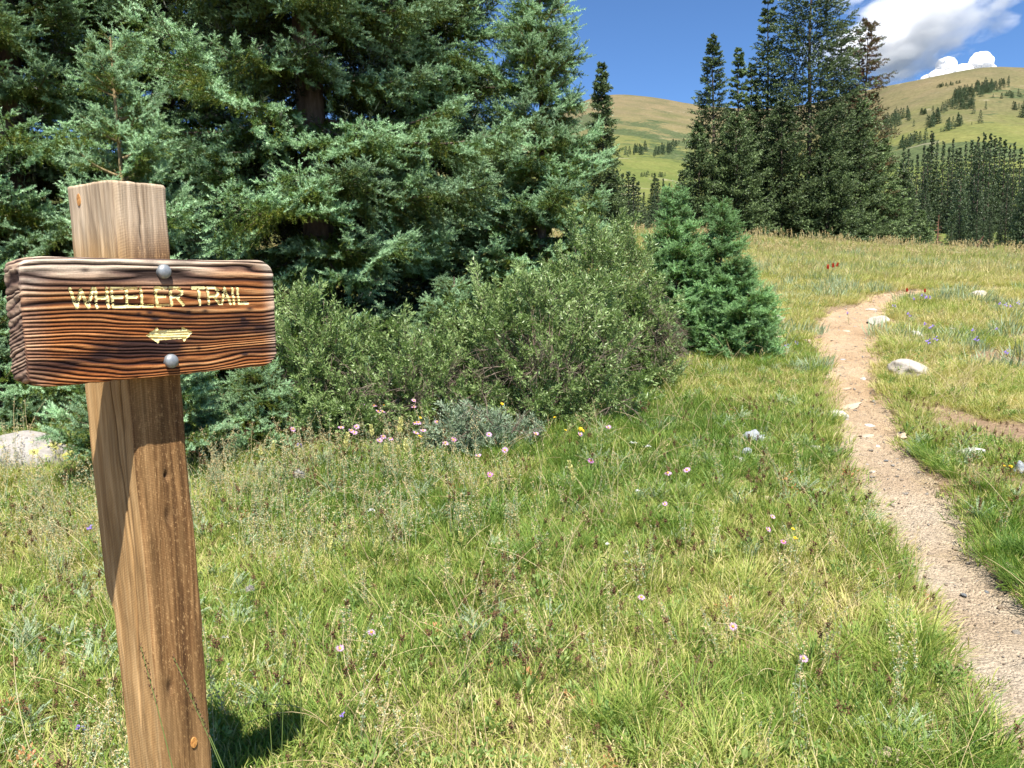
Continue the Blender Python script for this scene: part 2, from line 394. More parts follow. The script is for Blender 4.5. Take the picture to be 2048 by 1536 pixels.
azh = np.concatenate([np.linspace(-78, -10, 70)[:-1], np.linspace(-10, 38, 330), np.linspace(38, 78, 60)[1:]]) * math.pi / 180
rows = []
tt = np.concatenate([np.linspace(0, 1, 230), [1.01, 1.03, 1.08, 1.2, 1.5, 1.9]])
TX = np.tan(azh); pxs = 1024 + F * TX; Dk = np.interp(pxs, _gx, HDs)
Yg = np.where(tt[:, None] <= 1, np.exp(math.log(41) + (np.log(Dk[None]) - math.log(41)) * tt[:, None]), Dk[None] * (1 + (tt[:, None] - 1)))
Xg = Yg * TX[None]; Zg = far_z(Xg, Yg)
V = np.stack([Xg, Yg, Zg], -1).reshape(-1, 3); na = len(azh); nr = len(tt)
i = np.arange(nr - 1)[:, None] * na; j = np.arange(na - 1)[None]
Q = np.stack([i + j, i + j + 1, i + na + j + 1, i + na + j], -1).reshape(-1, 4)
Tn = np.broadcast_to(np.clip(tt, 0, 1)[:, None], Xg.shape).ravel()
pxv = np.broadcast_to(pxs[None], Xg.shape).ravel()
green = 1.0 - 0.80 * sstep(0.62, 1.0, Tn) - 0.12 * sstep(1750, 1500, pxv)
shrub = sstep(0.42, 0.70, fbm(V[:, 0] * 0.011, V[:, 1] * 0.006 + 7, 41, 5)) * sstep(0.66, 0.80, Tn) * (1 - sstep(0.90, 0.985, Tn)) * 0.9
hl = mk_mesh('hills', V, Q, m_hill(), smooth=True, extra={'green': green, 'shrub': shrub})
mk_obj('hills', hl, kind='structure', label='rounded treeless hills of tan and green grass behind the trees')

# the trail itself
nc = 36; cc = np.linspace(-1.25, 1.25, nc)
TT = np.arange(0, TS[-1], 0.03); P0 = np.stack([np.interp(TT, TS, TC[:, i]) for i in range(3)], 1)
tn = np.gradient(P0[:, :2], axis=0); tn /= np.linalg.norm(tn, axis=1)[:, None]; nrm = np.stack([-tn[:, 1], tn[:, 0]], 1)
X = P0[:, 0:1] + nrm[:, 0:1] * cc * P0[:, 2:3]; Y = P0[:, 1:2] + nrm[:, 1:2] * cc * P0[:, 2:3]
edge = np.abs(cc)[None] + 0.30 * (fbm(X * 4, Y * 4, 55, 4) - 0.5)
Z = meadow_z(X, Y) + 0.008 + 0.020 * (fbm(X * 7, Y * 7, 51, 4) - 0.5) - 0.035 * sstep(1.0, 1.2, edge)
Z += 0.010 * sstep(0.62, 0.75, vnoise(X * 14, Y * 14, 77))
V = np.stack([X, Y, Z], -1).reshape(-1, 3); nr = len(P0)
i = np.arange(nr - 1)[:, None] * nc; j = np.arange(nc - 1)[None]
Q = np.stack([i + j, i + j + 1, i + nc + j + 1, i + nc + j], -1).reshape(-1, 4)
tr = mk_mesh('dirt_path', V, Q, m_path(), smooth=True, extra={'far': sstep(4.5, 8.0, V[:, 1])})
mk_obj('dirt_path', tr, kind='structure', label='narrow dirt footpath winding up through the grass')

# ------------------------------------------------------------------ the trail sign
BC = np.array([-0.6868, 1.6093, 1.4541]); BYAW, BROLL, BLEAN = R(54.0), 0.0074, 0.016
BL, BH, BT = 0.531, 0.240, 0.065
def rotm(a, b, g):
    Rz = np.array([[math.cos(a), -math.sin(a), 0], [math.sin(a), math.cos(a), 0], [0, 0, 1]])
    Ry = np.array([[math.cos(b), 0, math.sin(b)], [0, 1, 0], [-math.sin(b), 0, math.cos(b)]])
    Rx = np.array([[1, 0, 0], [0, math.cos(g), -math.sin(g)], [0, math.sin(g), math.cos(g)]])
    return Rz @ Ry @ Rx
BR = rotm(BYAW, BROLL, BLEAN)
def board_uv(px, py, depth=0.0):
    """where the sight line through a pixel meets the board's front: (along, up)"""
    d = BR.T @ ray(px, py); o = BR.T @ (EYE - BC); t = (depth - o[1]) / d[1]; h = o + d * t; return h[0], h[2]
sign = bpy.data.objects.new('trail_sign', None); COL.objects.link(sign)
tag(sign, 'weathered wooden trail sign with yellow lettering bolted to a rough square post', 'sign')
foot = BC + BR @ np.array([0.03, BT + 0.08, 0]); foot[2] = float(meadow_z(foot[0], foot[1]))
SM = Matrix([[*BR[0], BC[0]], [*BR[1], BC[1]], [*BR[2], BC[2]], [0, 0, 0, 1]])
sign.location = foot; sign.rotation_euler = (0, 0, BYAW)
bpy.context.view_layer.update()
def on_sign(o, parent=sign, L=Matrix.Identity(4)):
    """place a mesh given in board coordinates"""
    o.parent = parent
    pw = Matrix.LocRotScale(Vector(foot), Matrix.Rotation(BYAW, 3, 'Z'), None)
    o.matrix_local = pw.inverted() @ SM @ L if parent is sign else L
    return o

nx_, nz_ = 480, 250
def outline(lx):
    """top and bottom of the board, local up, as a function of along"""
    r = 0.040; e = np.abs(lx) - (BL / 2 - r); c = np.where(e > 0, r - np.sqrt(np.clip(r * r - e * e, 0, None)), 0)
    left = lx < 0
    c = np.where(left, c * 0.55, c)
    t = BH / 2 - c - 0.004 * vnoise(lx * 9, lx * 0 + 3, 2) - 0.001 * vnoise(lx * 60, lx * 0, 4)
    b = -BH / 2 + c * 0.95 + 0.005 * vnoise(lx * 8, lx * 0 + 9, 5) + 0.0016 * vnoise(lx * 70, lx * 0, 6)
    return t, b
def grain(x, z):
    """ring coordinate of the plank, ring index rises downwards"""
    u = x / BL; v = (BH / 2 - z) / BH
    z2 = v + 0.030 * np.sin(u * 5.0 + 1.2 + v * 4) * (0.3 + v) + 0.028 * (vnoise(x * 7 + 3, z * 10, 11) - 0.5) + 0.012 * (vnoise(x * 22, z * 30, 12) - 0.5)
    z2 = z2 + 0.10 * np.clip(-u + 0.1, 0, 1) * v * v - 0.05 * (u + .5) * v
    return 15.0 * z2 + 12.0 * z2 ** 2 + 1.7 * (vnoise(x * 2.5 + 7, z * 40, 14) - 0.5) + 0.9 * (vnoise(x * 6 + 2, z * 75, 15) - 0.5)
def relief(x, z):
    g = grain(x, z); ph = g - np.floor(g); rid = _G[np.floor(g).astype(int) & 4095]
    prof = np.clip(np.sin(np.pi * ph), 0, 1) ** 0.75
    prof = prof * (0.65 + 0.5 * rid)
    fine = vnoise(x * 40, z * 700, 17) - 0.5
    return prof, fine, rid
# lettering as strokes in board coordinates
GL = {'W': [[(0, 1), (.22, 0), (.48, .95), (.72, 0), (1, 1)]], 'H': [[(.05, 1), (.05, 0)], [(.95, 1), (.95, 0)], [(.05, .5), (.95, .5)]],
      'E': [[(.95, 1), (.05, 1), (.05, 0), (.98, 0)], [(.05, .52), (.8, .52)]], 'L': [[(.05, 1), (.05, 0), (.98, 0)]],
      'R': [[(.05, 0), (.05, 1), (.7, 1), (.95, .85), (.95, .65), (.7, .5), (.05, .5)], [(.5, .5), (.98, 0)]],
      'T': [[(0, 1), (1, 1)], [(.5, 1), (.5, 0)]], 'A': [[(0, 0), (.5, 1), (1, 0)], [(.2, .36), (.8, .36)]], 'I': [[(.5, 1), (.5, 0)]]}
LET = [('W', 142.5, 188), ('H', 191.5, 217), ('E', 224, 250), ('E', 253, 278), ('L', 283, 305), ('E', 312, 336), ('R', 341, 366),
       ('T', 387, 411), ('R', 416, 439), ('A', 443, 460), ('I', 463, 471), ('L', 476, 495)]
def ytop(px): return 577.5 - (px - 142) / 353 * 2.5
def ybot(px): return 616 - (px - 142) / 353 * 10.0
strokes = []      # (letter index, points)
for li, (ch, xa, xb) in enumerate(LET):
    for s in GL[ch]:
        pts = []
        for a, b in s:
            tilt = 4.0                                    # foot of each letter sits a little right of its head
            px = xa + a * (xb - xa) + (1 - b) * tilt - 2
            py = ybot(px) + b * (ytop(px) - ybot(px)); pts.append(board_uv(px, py))
        strokes.append((li, pts))
ARW = [(293, 671), (317, 654), (316, 661), (365, 659), (363, 653), (386, 664), (368, 684), (366, 677), (318, 680), (318, 687)]
arw = np.array([board_uv(*p) for p in ARW])
def seg_dist(X, Z, pts):
    d = np.full(X.shape, 1.0)
    for (a, b), (c, e) in zip(pts[:-1], pts[1:]):
        vx, vz = c - a, e - b; t = np.clip(((X - a) * vx + (Z - b) * vz) / (vx * vx + vz * vz + 1e-12), 0, 1)
        d = np.minimum(d, np.hypot(X - a - t * vx, Z - b - t * vz))
    return d
def in_poly(X, Z, P):
    ins = np.zeros(X.shape, bool); n = len(P)
    for k in range(n):
        x1, z1 = P[k]; x2, z2 = P[(k + 1) % n]
        c = ((z1 > Z) != (z2 > Z)) & (X < (x2 - x1) * (Z - z1) / (z2 - z1 + 1e-12) + x1); ins ^= c
    return ins
SW = 0.0042       # half width of a routed stroke
def carve(X, Z):
    cut = np.zeros(X.shape); who = np.full(X.shape, -1)
    for li, pts in strokes:
        P = np.array(pts); m = (X > P[:, 0].min() - .01) & (X < P[:, 0].max() + .01) & (Z > P[:, 1].min() - .01) & (Z < P[:, 1].max() + .01)
        if not m.any(): continue
        d = seg_dist(X[m], Z[m], pts); c = np.clip(1 - d / SW, 0, 1); cur = cut[m]; w = who[m]
        w[c > cur] = li; cut[m] = np.maximum(cur, c); who[m] = w
    ins = in_poly(X, Z, arw); dd = seg_dist(X, Z, list(map(tuple, arw)) + [tuple(arw[0])])
    c = np.where(ins, np.clip(0.25 + dd / 0.004, 0, 1), 0); who[c > cut] = 100; cut = np.maximum(cut, c)
    return cut, who
lxs = np.linspace(-BL / 2, BL / 2, nx_); top, bot = outline(lxs)
tz = np.linspace(0, 1, nz_); Xb = np.repeat(lxs[:, None], nz_, 1); Zb = bot[:, None] + (top - bot)[:, None] * tz[None]
prof, fine, rid = relief(Xb, Zb); cut, who = carve(Xb, Zb)
edge_d = np.minimum(np.minimum(Zb - bot[:, None], top[:, None] - Zb), np.minimum(Xb + BL / 2, BL / 2 - Xb) * 0.8 + 0.0)
rr = 0.0065; ed = np.clip(edge_d, 0, rr); rnd_ = rr - np.sqrt(np.clip(rr * rr - (rr - ed) ** 2, 0, None))
Yb = rnd_ + 0.0034 * (1 - prof) + 0.0006 * fine + 0.0030 * np.clip(cut * 1.5, 0, 1)
# left end bevelled back towards the viewer's left
V = np.stack([Xb, Yb, Zb], -1).reshape(-1, 3)
# stains, bleached top, burnt band low on the left
u = Xb / BL; v = (BH / 2 - Zb) / BH
stain = 0.95 * np.exp(-((u + 0.12) / 0.33) ** 2 - ((v - 0.72 + 0.20 * u) / 0.075) ** 2) + 0.75 * np.exp(-((u - 0.32) / 0.2) ** 2 - ((v - 0.60) / 0.10) ** 2)
stain += 0.55 * np.exp(-((u + 0.36) / 0.1) ** 2 - ((v - 0.24) / 0.05) ** 2) + 0.8 * np.exp(-((u - 0.38) / 0.13) ** 2 - ((v - 0.84) / 0.04) ** 2)
stain += 0.5 * sstep(0.55, 0.75, fbm(Xb * 9, Zb * 26, 61, 3))
for k, (sx_, sy_) in enumerate([(278, 628), (300, 625), (344, 626), (378, 625), (411, 622), (312, 637), (487, 638), (490, 645), (170, 540), (398, 697), (490, 708), (500, 617)]):
    a_, b_ = board_uv(sx_, sy_); stain += 0.9 * np.exp(-((Xb - a_) / (0.0055 + .002 * (k % 3))) ** 2 - ((Zb - b_) / 0.0038) ** 2)
bleach = np.clip(sstep(0.30, 0.02, v + 0.10 * u + 0.15 * (fbm(Xb * 6, Zb * 10, 63, 3) - .5)) + 0.8 * sstep(0.42, 0.5, u) + 0.35 * sstep(-0.40, -0.49, u), 0, 1)
colv = np.stack([np.clip(prof, 0, 1), np.clip(stain, 0, 1), bleach], -1).reshape(-1, 3)
i = np.arange(nx_ - 1)[:, None] * nz_; j = np.arange(nz_ - 1)[None]
Qf = np.stack([i + j, i + nz_ + j, i + nz_ + j + 1, i + j + 1], -1).reshape(-1, 4)
# rim: outer loop pulled back to the board's depth
loop = np.concatenate([np.arange(nx_) * nz_, (nx_ - 1) * nz_ + np.arange(1, nz_), (np.arange(nx_ - 1)[::-1]) * nz_ + nz_ - 1, np.arange(1, nz_ - 1)[::-1]])
rings = [V[loop]]; rc = [colv[loop]]; nl_ = len(loop)
for k, yy in enumerate(np.linspace(0.014, BT, 14)):
    p = V[loop].copy(); th = np.arctan2(p[:, 2] / BH, p[:, 0] / BL); endness = sstep(0.47, 0.5, np.abs(p[:, 0]) / BL)
    g_, _, _ = relief(p[:, 0] * 0.15 + yy * 2.2, p[:, 2] + 0.25 * yy); g2 = vnoise(p[:, 2] * 150, p[:, 1] * 0 + yy * 140, 71)
    off = endness * (0.0035 * (1 - g_) + 0.003 * g2 + 0.006 * fbm(p[:, 2] * 25, yy * 30 + 0 * p[:, 2], 73, 3) - 0.004) + (1 - endness) * 0.0022 * vnoise(p[:, 0] * 8, yy * 240 + 0 * p[:, 0], 72)
    back = 0.010 * (1 - math.sqrt(max(0, 1 - max(0, (yy - BT + 0.012) / 0.012) ** 2)))
    # left end slants: the back edge reaches farther out than the front
    ext = np.where(p[:, 0] < -BL * 0.4, -0.10 * yy, 0) * (1 if yy < BT * .7 else .75)
    p[:, 0] = p[:, 0] * (1 - (off + back) / (BL / 2)) + ext; p[:, 2] *= 1 - (off + back) / (BH / 2); p[:, 1] = yy
    rings.append(p); rc.append(np.stack([g_, 0.35 * np.ones(nl_), 0.35 + 0.35 * endness + .3 * (p[:, 2] > 0) * (1 - endness)], -1))
base = len(V); RV = np.concatenate(rings[1:]); RC = np.concatenate(rc[1:])
Fr = []; kk = np.arange(nl_); k2 = (kk + 1) % nl_
for q in range(14):
    a = loop if q == 0 else base + (q - 1) * nl_ + kk; b = base + q * nl_ + kk
    Fr.append(np.stack([a[kk], b[kk], b[k2], a[k2]], -1))
cen = len(V) + len(RV); Vall = np.concatenate([V, RV, [[0, BT, 0]]]); Call = np.clip(np.concatenate([colv, RC, [[.5, .5, .5]]]), 0, 1)
lastr = base + 13 * nl_ + kk; fan = np.stack([lastr, np.full(nl_, cen), lastr[k2]], -1)
def m_board():
    g = N('weathered stained plank'); c = g.sep(g.attr('vc', out='Color')); p = g.obj()
    n = g.noise(g.mapv(p, (1, 1, 16)), 14, 5, 0.7); n2 = g.noise(g.mapv(p, (1, 1, 3)), 3.0, 4); sp = g.noise(p, 420, 2)
    f = g.math('ADD', c[0], g.math('MULTIPLY', g.math('SUBTRACT', n, 0.5), 0.45))
    warm = g.ramp(f, [(0.22, (0.020, 0.009, 0.006)), (0.48, (0.115, 0.038, 0.013)), (0.72, (0.33, 0.135, 0.045)), (0.98, (0.52, 0.29, 0.13))])
    redd = g.ramp(f, [(0.22, (0.022, 0.008, 0.006)), (0.48, (0.12, 0.036, 0.012)), (0.72, (0.32, 0.105, 0.028)), (0.98, (0.46, 0.19, 0.06))])
    grey = g.ramp(f, [(0.2, (0.05, 0.032, 0.025)), (0.5, (0.20, 0.14, 0.11)), (0.9, (0.56, 0.45, 0.34))])
    x = g.mix(g.ramp(n2, [(0.42, 0.0), (0.62, 1.0)]), warm, redd)
    x = g.mix(c[2], x, grey)
    x = g.mix(g.math('MULTIPLY', c[1], 0.95), x, (0.022, 0.012, 0.012))
    x = g.mix(1.0, x, g.ramp(sp, [(0.3, 0.8), (0.7, 1.1)]), 'MULTIPLY')
    return g.done(g.bsdf(x, 0.85, 0.15, g.bump(n, 0.6, 0.002)))
bm_ = mk_mesh('board', Vall, [np.concatenate([Qf[:, ::-1] * 0 + Qf, np.concatenate(Fr)]), fan], m_board(), Call, smooth=True)
board = on_sign(mk_obj('board', bm_, label='ridged brown plank with rounded corners and routed yellow letters'))
g = N('yellow routed paint'); n = g.noise(g.obj(), 260, 4, 0.7); n2 = g.noise(g.obj(), 60, 3)
M_YEL = g.done(g.bsdf(g.mix(g.ramp(n, [(0.56, 0.0), (0.68, 0.75)]), g.ramp(n2, [(0.3, (0.74, 0.58, 0.20)), (0.7, (0.86, 0.78, 0.42))]), (0.20, 0.10, 0.04)), 0.6, 0.3, g.bump(n, 0.5, 0.001)))
wq = who.reshape(-1)[Qf]; cq = cut.reshape(-1)[Qf]; pq = prof.reshape(-1)[Qf].mean(1)
# paint worn off in the deepest grain grooves of the thin strokes
worn = _G[(Qf[:, 0] * 7) & 4095]
for li in list(range(len(LET))) + [100]:
    th_ = 0.30 if li != 100 else 0.15
    ok = (wq == li).any(1) & (cq.mean(1) > th_)
    if li != 100: ok &= ~((pq < 0.30) & (worn < 0.65))
    q = Qf[ok]; uniq, inv = np.unique(q, return_inverse=True); vv = V[uniq].copy(); vv[:, 1] -= 0.0007
    me = mk_mesh('letter' if li != 100 else 'arrow', vv, inv.reshape(-1, 4), M_YEL, smooth=True)
    o = mk_obj('letter' if li != 100 else 'arrow', me); o.parent = board
    o['label'] = ('routed yellow letter ' + LET[li][0]) if li != 100 else 'routed yellow double headed arrow'

# bolts: domed heads
g = N('galvanised bolt head'); n = g.noise(g.obj(), 120, 4)
M_BOLT = g.done(g.bsdf(g.ramp(n, [(0.3, (0.22, 0.24, 0.25)), (0.7, (0.34, 0.36, 0.37))]), 0.55, 0.5, g.bump(n, 0.2, 0.001), Metallic=0.55))
def dome(r, h, n=28, k=8):
    V = []; Fq = []
    for a in range(k):
        t = a / k * math.pi / 2; rr_ = r * math.cos(t); V += [(rr_ * math.cos(2 * math.pi * b / n), -0.003 - h * math.sin(t), rr_ * math.sin(2 * math.pi * b / n)) for b in range(n)]
    V += [(r * math.cos(2 * math.pi * b / n), 0.004, r * math.sin(2 * math.pi * b / n)) for b in range(n)]; V.append((0, -0.003 - h, 0))
    for a in range(k - 1):
        for b in range(n): Fq.append((a * n + b, a * n + (b + 1) % n, (a + 1) * n + (b + 1) % n, (a + 1) * n + b))
    T_ = [((k - 1) * n + b, (k - 1) * n + (b + 1) % n, (k + 1) * n) for b in range(n)]
    for b in range(n): Fq.append((k * n + b, k * n + (b + 1) % n, (b + 1) % n, b))
    return np.array(V), [np.array(Fq), np.array(T_)]
dv, df = dome(0.0142, 0.0085)
bolt_me = mk_mesh('bolt', dv, df, M_BOLT, smooth=True)
for (bx_, by_) in ((327, 543), (341.5, 722)):
    a_, b_ = board_uv(bx_, by_); o = mk_obj('bolt', bolt_me); on_sign(o, sign, Matrix.Translation((a_, -0.0005, b_)))

# post: two visible faces, waney edges, a long drying crack
PW, PD = 0.118, 0.188; zt, zb = 0.268, -1.62; off0 = 0.004; tiltp = -0.021
nu, nv = 240, 460
per = 2 * (PW + PD); s_ = np.linspace(0, per, nu, endpoint=False)
def prect(s):
    """walk round the section: front face first (facing the viewer's right), then right, back, left"""
    x = np.where(s < PW, s - PW / 2, np.where(s < PW + PD, PW / 2, np.where(s < 2 * PW + PD, PW / 2 - (s - PW - PD), -PW / 2)))
    y = np.where(s < PW, 0, np.where(s < PW + PD, s - PW, np.where(s < 2 * PW + PD, PD, PD - (s - 2 * PW - PD))))
    return x, y
sx, sy = prect(s_); cxp, cyp = 0, PD / 2
rc_ = 0.011                        # round the corners
dxc = np.clip(np.abs(sx) - (PW / 2 - rc_), 0, None); dyc = np.clip(np.abs(sy - cyp) - (PD / 2 - rc_), 0, None)
Lc = np.hypot(dxc, dyc); f_ = np.where(Lc > rc_, rc_ / np.maximum(Lc, 1e-6), 1.0)
sx2 = np.sign(sx) * (np.minimum(np.abs(sx), PW / 2 - rc_) + dxc * f_); sy2 = cyp + np.sign(sy - cyp) * (np.minimum(np.abs(sy - cyp), PD / 2 - rc_) + dyc * f_)
zz = np.linspace(zt, zb, nv); S2, Z2 = np.meshgrid(s_, zz); X2 = np.broadcast_to(sx2, S2.shape).copy(); Y2 = np.broadcast_to(sy2, S2.shape).copy()
nrx = X2 / (PW / 2); nry = (Y2 - cyp) / (PD / 2); nn = np.sqrt(nrx ** 2 + nry ** 2); nrx /= nn; nry /= nn
wane = 0.010 * (fbm(S2 * 9 + 3, Z2 * 3.2, 81, 3) - 0.5) + 0.0035 * (fbm(S2 * 60, Z2 * 14, 83, 3) - 0.5) + 0.0009 * (vnoise(S2 * 150, Z2 * 7, 85) - .5)
wane += np.where((S2 > PW) & (S2 < PW + .02), 0.006 * (fbm(Z2 * 11, Z2 * 0, 87, 3) - .5), 0)
X2 += nrx * wane * 1.0; Y2 += nry * wane * 0.6
# far left edge of the post steps in low down, as in the waney log it was sawn from
X2 += np.where(S2 > 2 * PW + PD, 0, 0)
Y2 -= 0.028 * sstep(-0.60, -0.66, Z2) * sstep(PD * 0.6, PD, Y2)
lf = per - 0.062 + 0.010 * np.sin(Z2 * 9) + 0.006 * (vnoise(Z2 * 14, Z2 * 0, 88) - .5)
crk = np.exp(-((S2 - lf) / 0.0022) ** 2) * sstep(-0.93, -0.85, Z2) * sstep(-0.05, -0.12, Z2)
lf2 = per - 0.036 + 0.008 * np.sin(Z2 * 7 + 1); crk += 0.7 * np.exp(-((S2 - lf2) / 0.0020) ** 2) * sstep(-0.55, -0.45, Z2) * sstep(-0.06, -0.12, Z2)
lf3 = 0.052 + 0.010 * (Z2 - .2) * -4 * .4 + 0.003 * (vnoise(Z2 * 30, Z2 * 0, 89) - .5); crk += 0.9 * np.exp(-((S2 - lf3) / 0.0018) ** 2) * sstep(0.10, 0.17, Z2)
hole = np.exp(-(((S2 - 0.063) / 0.0050) ** 2 + ((Z2 + 0.335) / 0.0085) ** 2)) + 0.5 * np.exp(-(((S2 - 0.060) / 0.008) ** 2 + ((Z2 + 0.425) / 0.018) ** 2))
hole += 0.8 * np.exp(-(((S2 - 0.028) / 0.006) ** 2 + ((Z2 + 0.80) / 0.016) ** 2))
dpt = 0.007 * np.clip(crk, 0, 1) + 0.010 * np.clip(hole, 0, 1); X2 -= nrx * dpt; Y2 -= nry * dpt
X2 = X2 + off0 + tiltp * Z2; Y2 = Y2 + BT - 0.001
zz_top = Z2 - sstep(zt - 0.010, zt, Z2) * (0.004 * (X2 / PW + .5) + 0.006 * fbm(X2 * 30, Y2 * 30, 90, 3) - .004)
V = np.stack([X2, Y2, zz_top], -1).reshape(-1, 3)
i = np.arange(nv - 1)[:, None] * nu; j = np.arange(nu)[None]; j2 = (j + 1) % nu
Q = np.stack([i + j, i + nu + j, i + nu + j2, i + j2], -1).reshape(-1, 4)
cv = np.array([[V[:nu, 0].mean(), V[:nu, 1].mean(), zt + 0.002]])
# top cap with saw relief: rings shrinking to the middle
caps = [V[:nu]]; CF = []
for k, t in enumerate((0.96, 0.8, 0.55, 0.3, 0.1)):
    p = cv + (V[:nu] - cv) * t; p[:, 2] = V[:nu, 2].mean() + 0.003 + 0.004 * (fbm(p[:, 0] * 50, p[:, 1] * 50, 92, 3) - .5); caps.append(p)
    a = (np.arange(nu)) if k == 0 else len(V) + (k - 1) * nu + np.arange(nu); b = len(V) + k * nu + np.arange(nu)
    CF.append(np.stack([a, np.roll(a, -1), np.roll(b, -1), b], -1))
VV = np.concatenate([V] + caps[1:] + [cv]); lastc = len(V) + 4 * nu + np.arange(nu); fanc = np.stack([lastc, np.roll(lastc, -1), np.full(nu, len(VV) - 1)], -1)
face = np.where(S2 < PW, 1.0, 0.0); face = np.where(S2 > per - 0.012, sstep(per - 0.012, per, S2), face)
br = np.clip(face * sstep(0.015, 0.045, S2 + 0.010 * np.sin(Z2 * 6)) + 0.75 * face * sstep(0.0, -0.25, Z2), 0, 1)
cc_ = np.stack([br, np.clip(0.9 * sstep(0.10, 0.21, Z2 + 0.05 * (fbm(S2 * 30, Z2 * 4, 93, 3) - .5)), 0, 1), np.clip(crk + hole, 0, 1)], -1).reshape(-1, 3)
cc_ = np.concatenate([cc_, np.tile([[0.2, 1.0, 0.0]], (5 * nu + 1, 1))])
def m_post():
    g = N('rough sawn post'); c = g.sep(g.attr('vc', out='Color')); p = g.obj()
    gr = g.noise(g.mapv(p, (1, 1, 0.03)), 60, 5, 0.75, 0.5); bl = g.noise(g.mapv(p, (1, 1, 0.35)), 9, 4, 0.6)
    dia = g.node('ShaderNodeTexWave', wave_type='BANDS', bands_direction='Z'); g.set(dia, Vector=g.mapv(p, (1, 1, 1), (0.55, 0.3, 0)), Scale=62.0, Distortion=4.2, Detail=2.0)
    hz = g.node('ShaderNodeTexWave', wave_type='BANDS', bands_direction='Z'); g.set(hz, Vector=p, Scale=88.0, Distortion=3.0, Detail=3.0)
    hz.inputs['Detail Scale'].default_value = 3.0
    saw = g.mix(c[0], dia.outputs['Color'], hz.outputs['Color'])
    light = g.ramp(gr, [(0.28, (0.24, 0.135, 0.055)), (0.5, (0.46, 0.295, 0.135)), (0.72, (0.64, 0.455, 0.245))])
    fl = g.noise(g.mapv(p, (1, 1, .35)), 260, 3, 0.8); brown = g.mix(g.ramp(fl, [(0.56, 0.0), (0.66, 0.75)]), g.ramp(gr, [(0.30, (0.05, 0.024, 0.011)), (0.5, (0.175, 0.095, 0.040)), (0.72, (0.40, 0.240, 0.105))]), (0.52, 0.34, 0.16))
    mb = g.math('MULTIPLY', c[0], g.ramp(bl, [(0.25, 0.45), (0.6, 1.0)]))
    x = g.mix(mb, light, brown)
    grey = g.ramp(gr, [(0.3, (0.22, 0.17, 0.12)), (0.7, (0.72, 0.63, 0.51))])
    x = g.mix(g.math('MULTIPLY', c[1], 0.85), x, grey)
    x = g.mix(1.0, x, g.ramp(bl, [(0.25, (0.80, 0.74, 0.66)), (0.7, (1.12, 1.06, 0.98))]), 'MULTIPLY')
    x = g.mix(g.math('MULTIPLY', g.ramp(c[0], [(0.0, .35), (1.0, 1.0)]), g.math('SUBTRACT', 1.0, g.math('MULTIPLY', c[1], 1.0))), x, g.mix(1.0, x, g.ramp(saw, [(0.2, 0.78), (0.75, 1.09)]), 'MULTIPLY'))
    x = g.mix(1.0, x, g.ramp(g.noise(g.mapv(p, (1, 1, .12)), 28, 4, .7), [(.35, .74), (.6, 1.06)]), 'MULTIPLY')
    x = g.mix(g.math('MULTIPLY', c[2], 0.8), x, (0.03, 0.02, 0.015))  # shade inside cracks and holes painted in as near-black colour
    h = g.math('ADD', g.math('MULTIPLY', saw, 0.06), g.math('MULTIPLY', gr, 1.3))
    return g.done(g.bsdf(x, 0.85, 0.15, g.bump(h, 0.9, 0.0030)))
pm = mk_mesh('post', VV, [np.concatenate([Q] + CF), fanc], m_post(), cc_, smooth=True)
on_sign(mk_obj('post', pm, label='rough sawn square wooden post with cracks and knots'))
g = N('resinous knot'); n = g.noise(g.obj(), 140, 4, 0.7)
M_KNOT = g.done(g.bsdf(g.ramp(n, [(0.35, (0.24, 0.09, 0.02)), (0.6, (0.62, 0.30, 0.08))]), 0.6, 0.4, g.bump(n, 0.6, 0.002)))
kv, kf = dome(0.0075, 0.0002, 20, 3); kv[:, 1] *= .4; kv[:, 2] *= 1.7
kme = mk_mesh('knot', kv, kf, M_KNOT, smooth=True)
def on_plane_px(px, py, axis, val):
    d = BR.T @ ray(px, py); o = BR.T @ (EYE - BC); t = (val - o[axis]) / d[axis]; return o + d * t
h = on_plane_px(158, 400, 0, off0 - PW / 2 + tiltp * 0.17)
on_sign(mk_obj('knot', kme), sign, Matrix.Translation(h) @ Matrix.Rotation(-math.pi / 2, 4, 'Z'))
h = on_plane_px(388, 1485, 1, BT - 0.002)
on_sign(mk_obj('knot', kme), sign, Matrix.Translation(h))

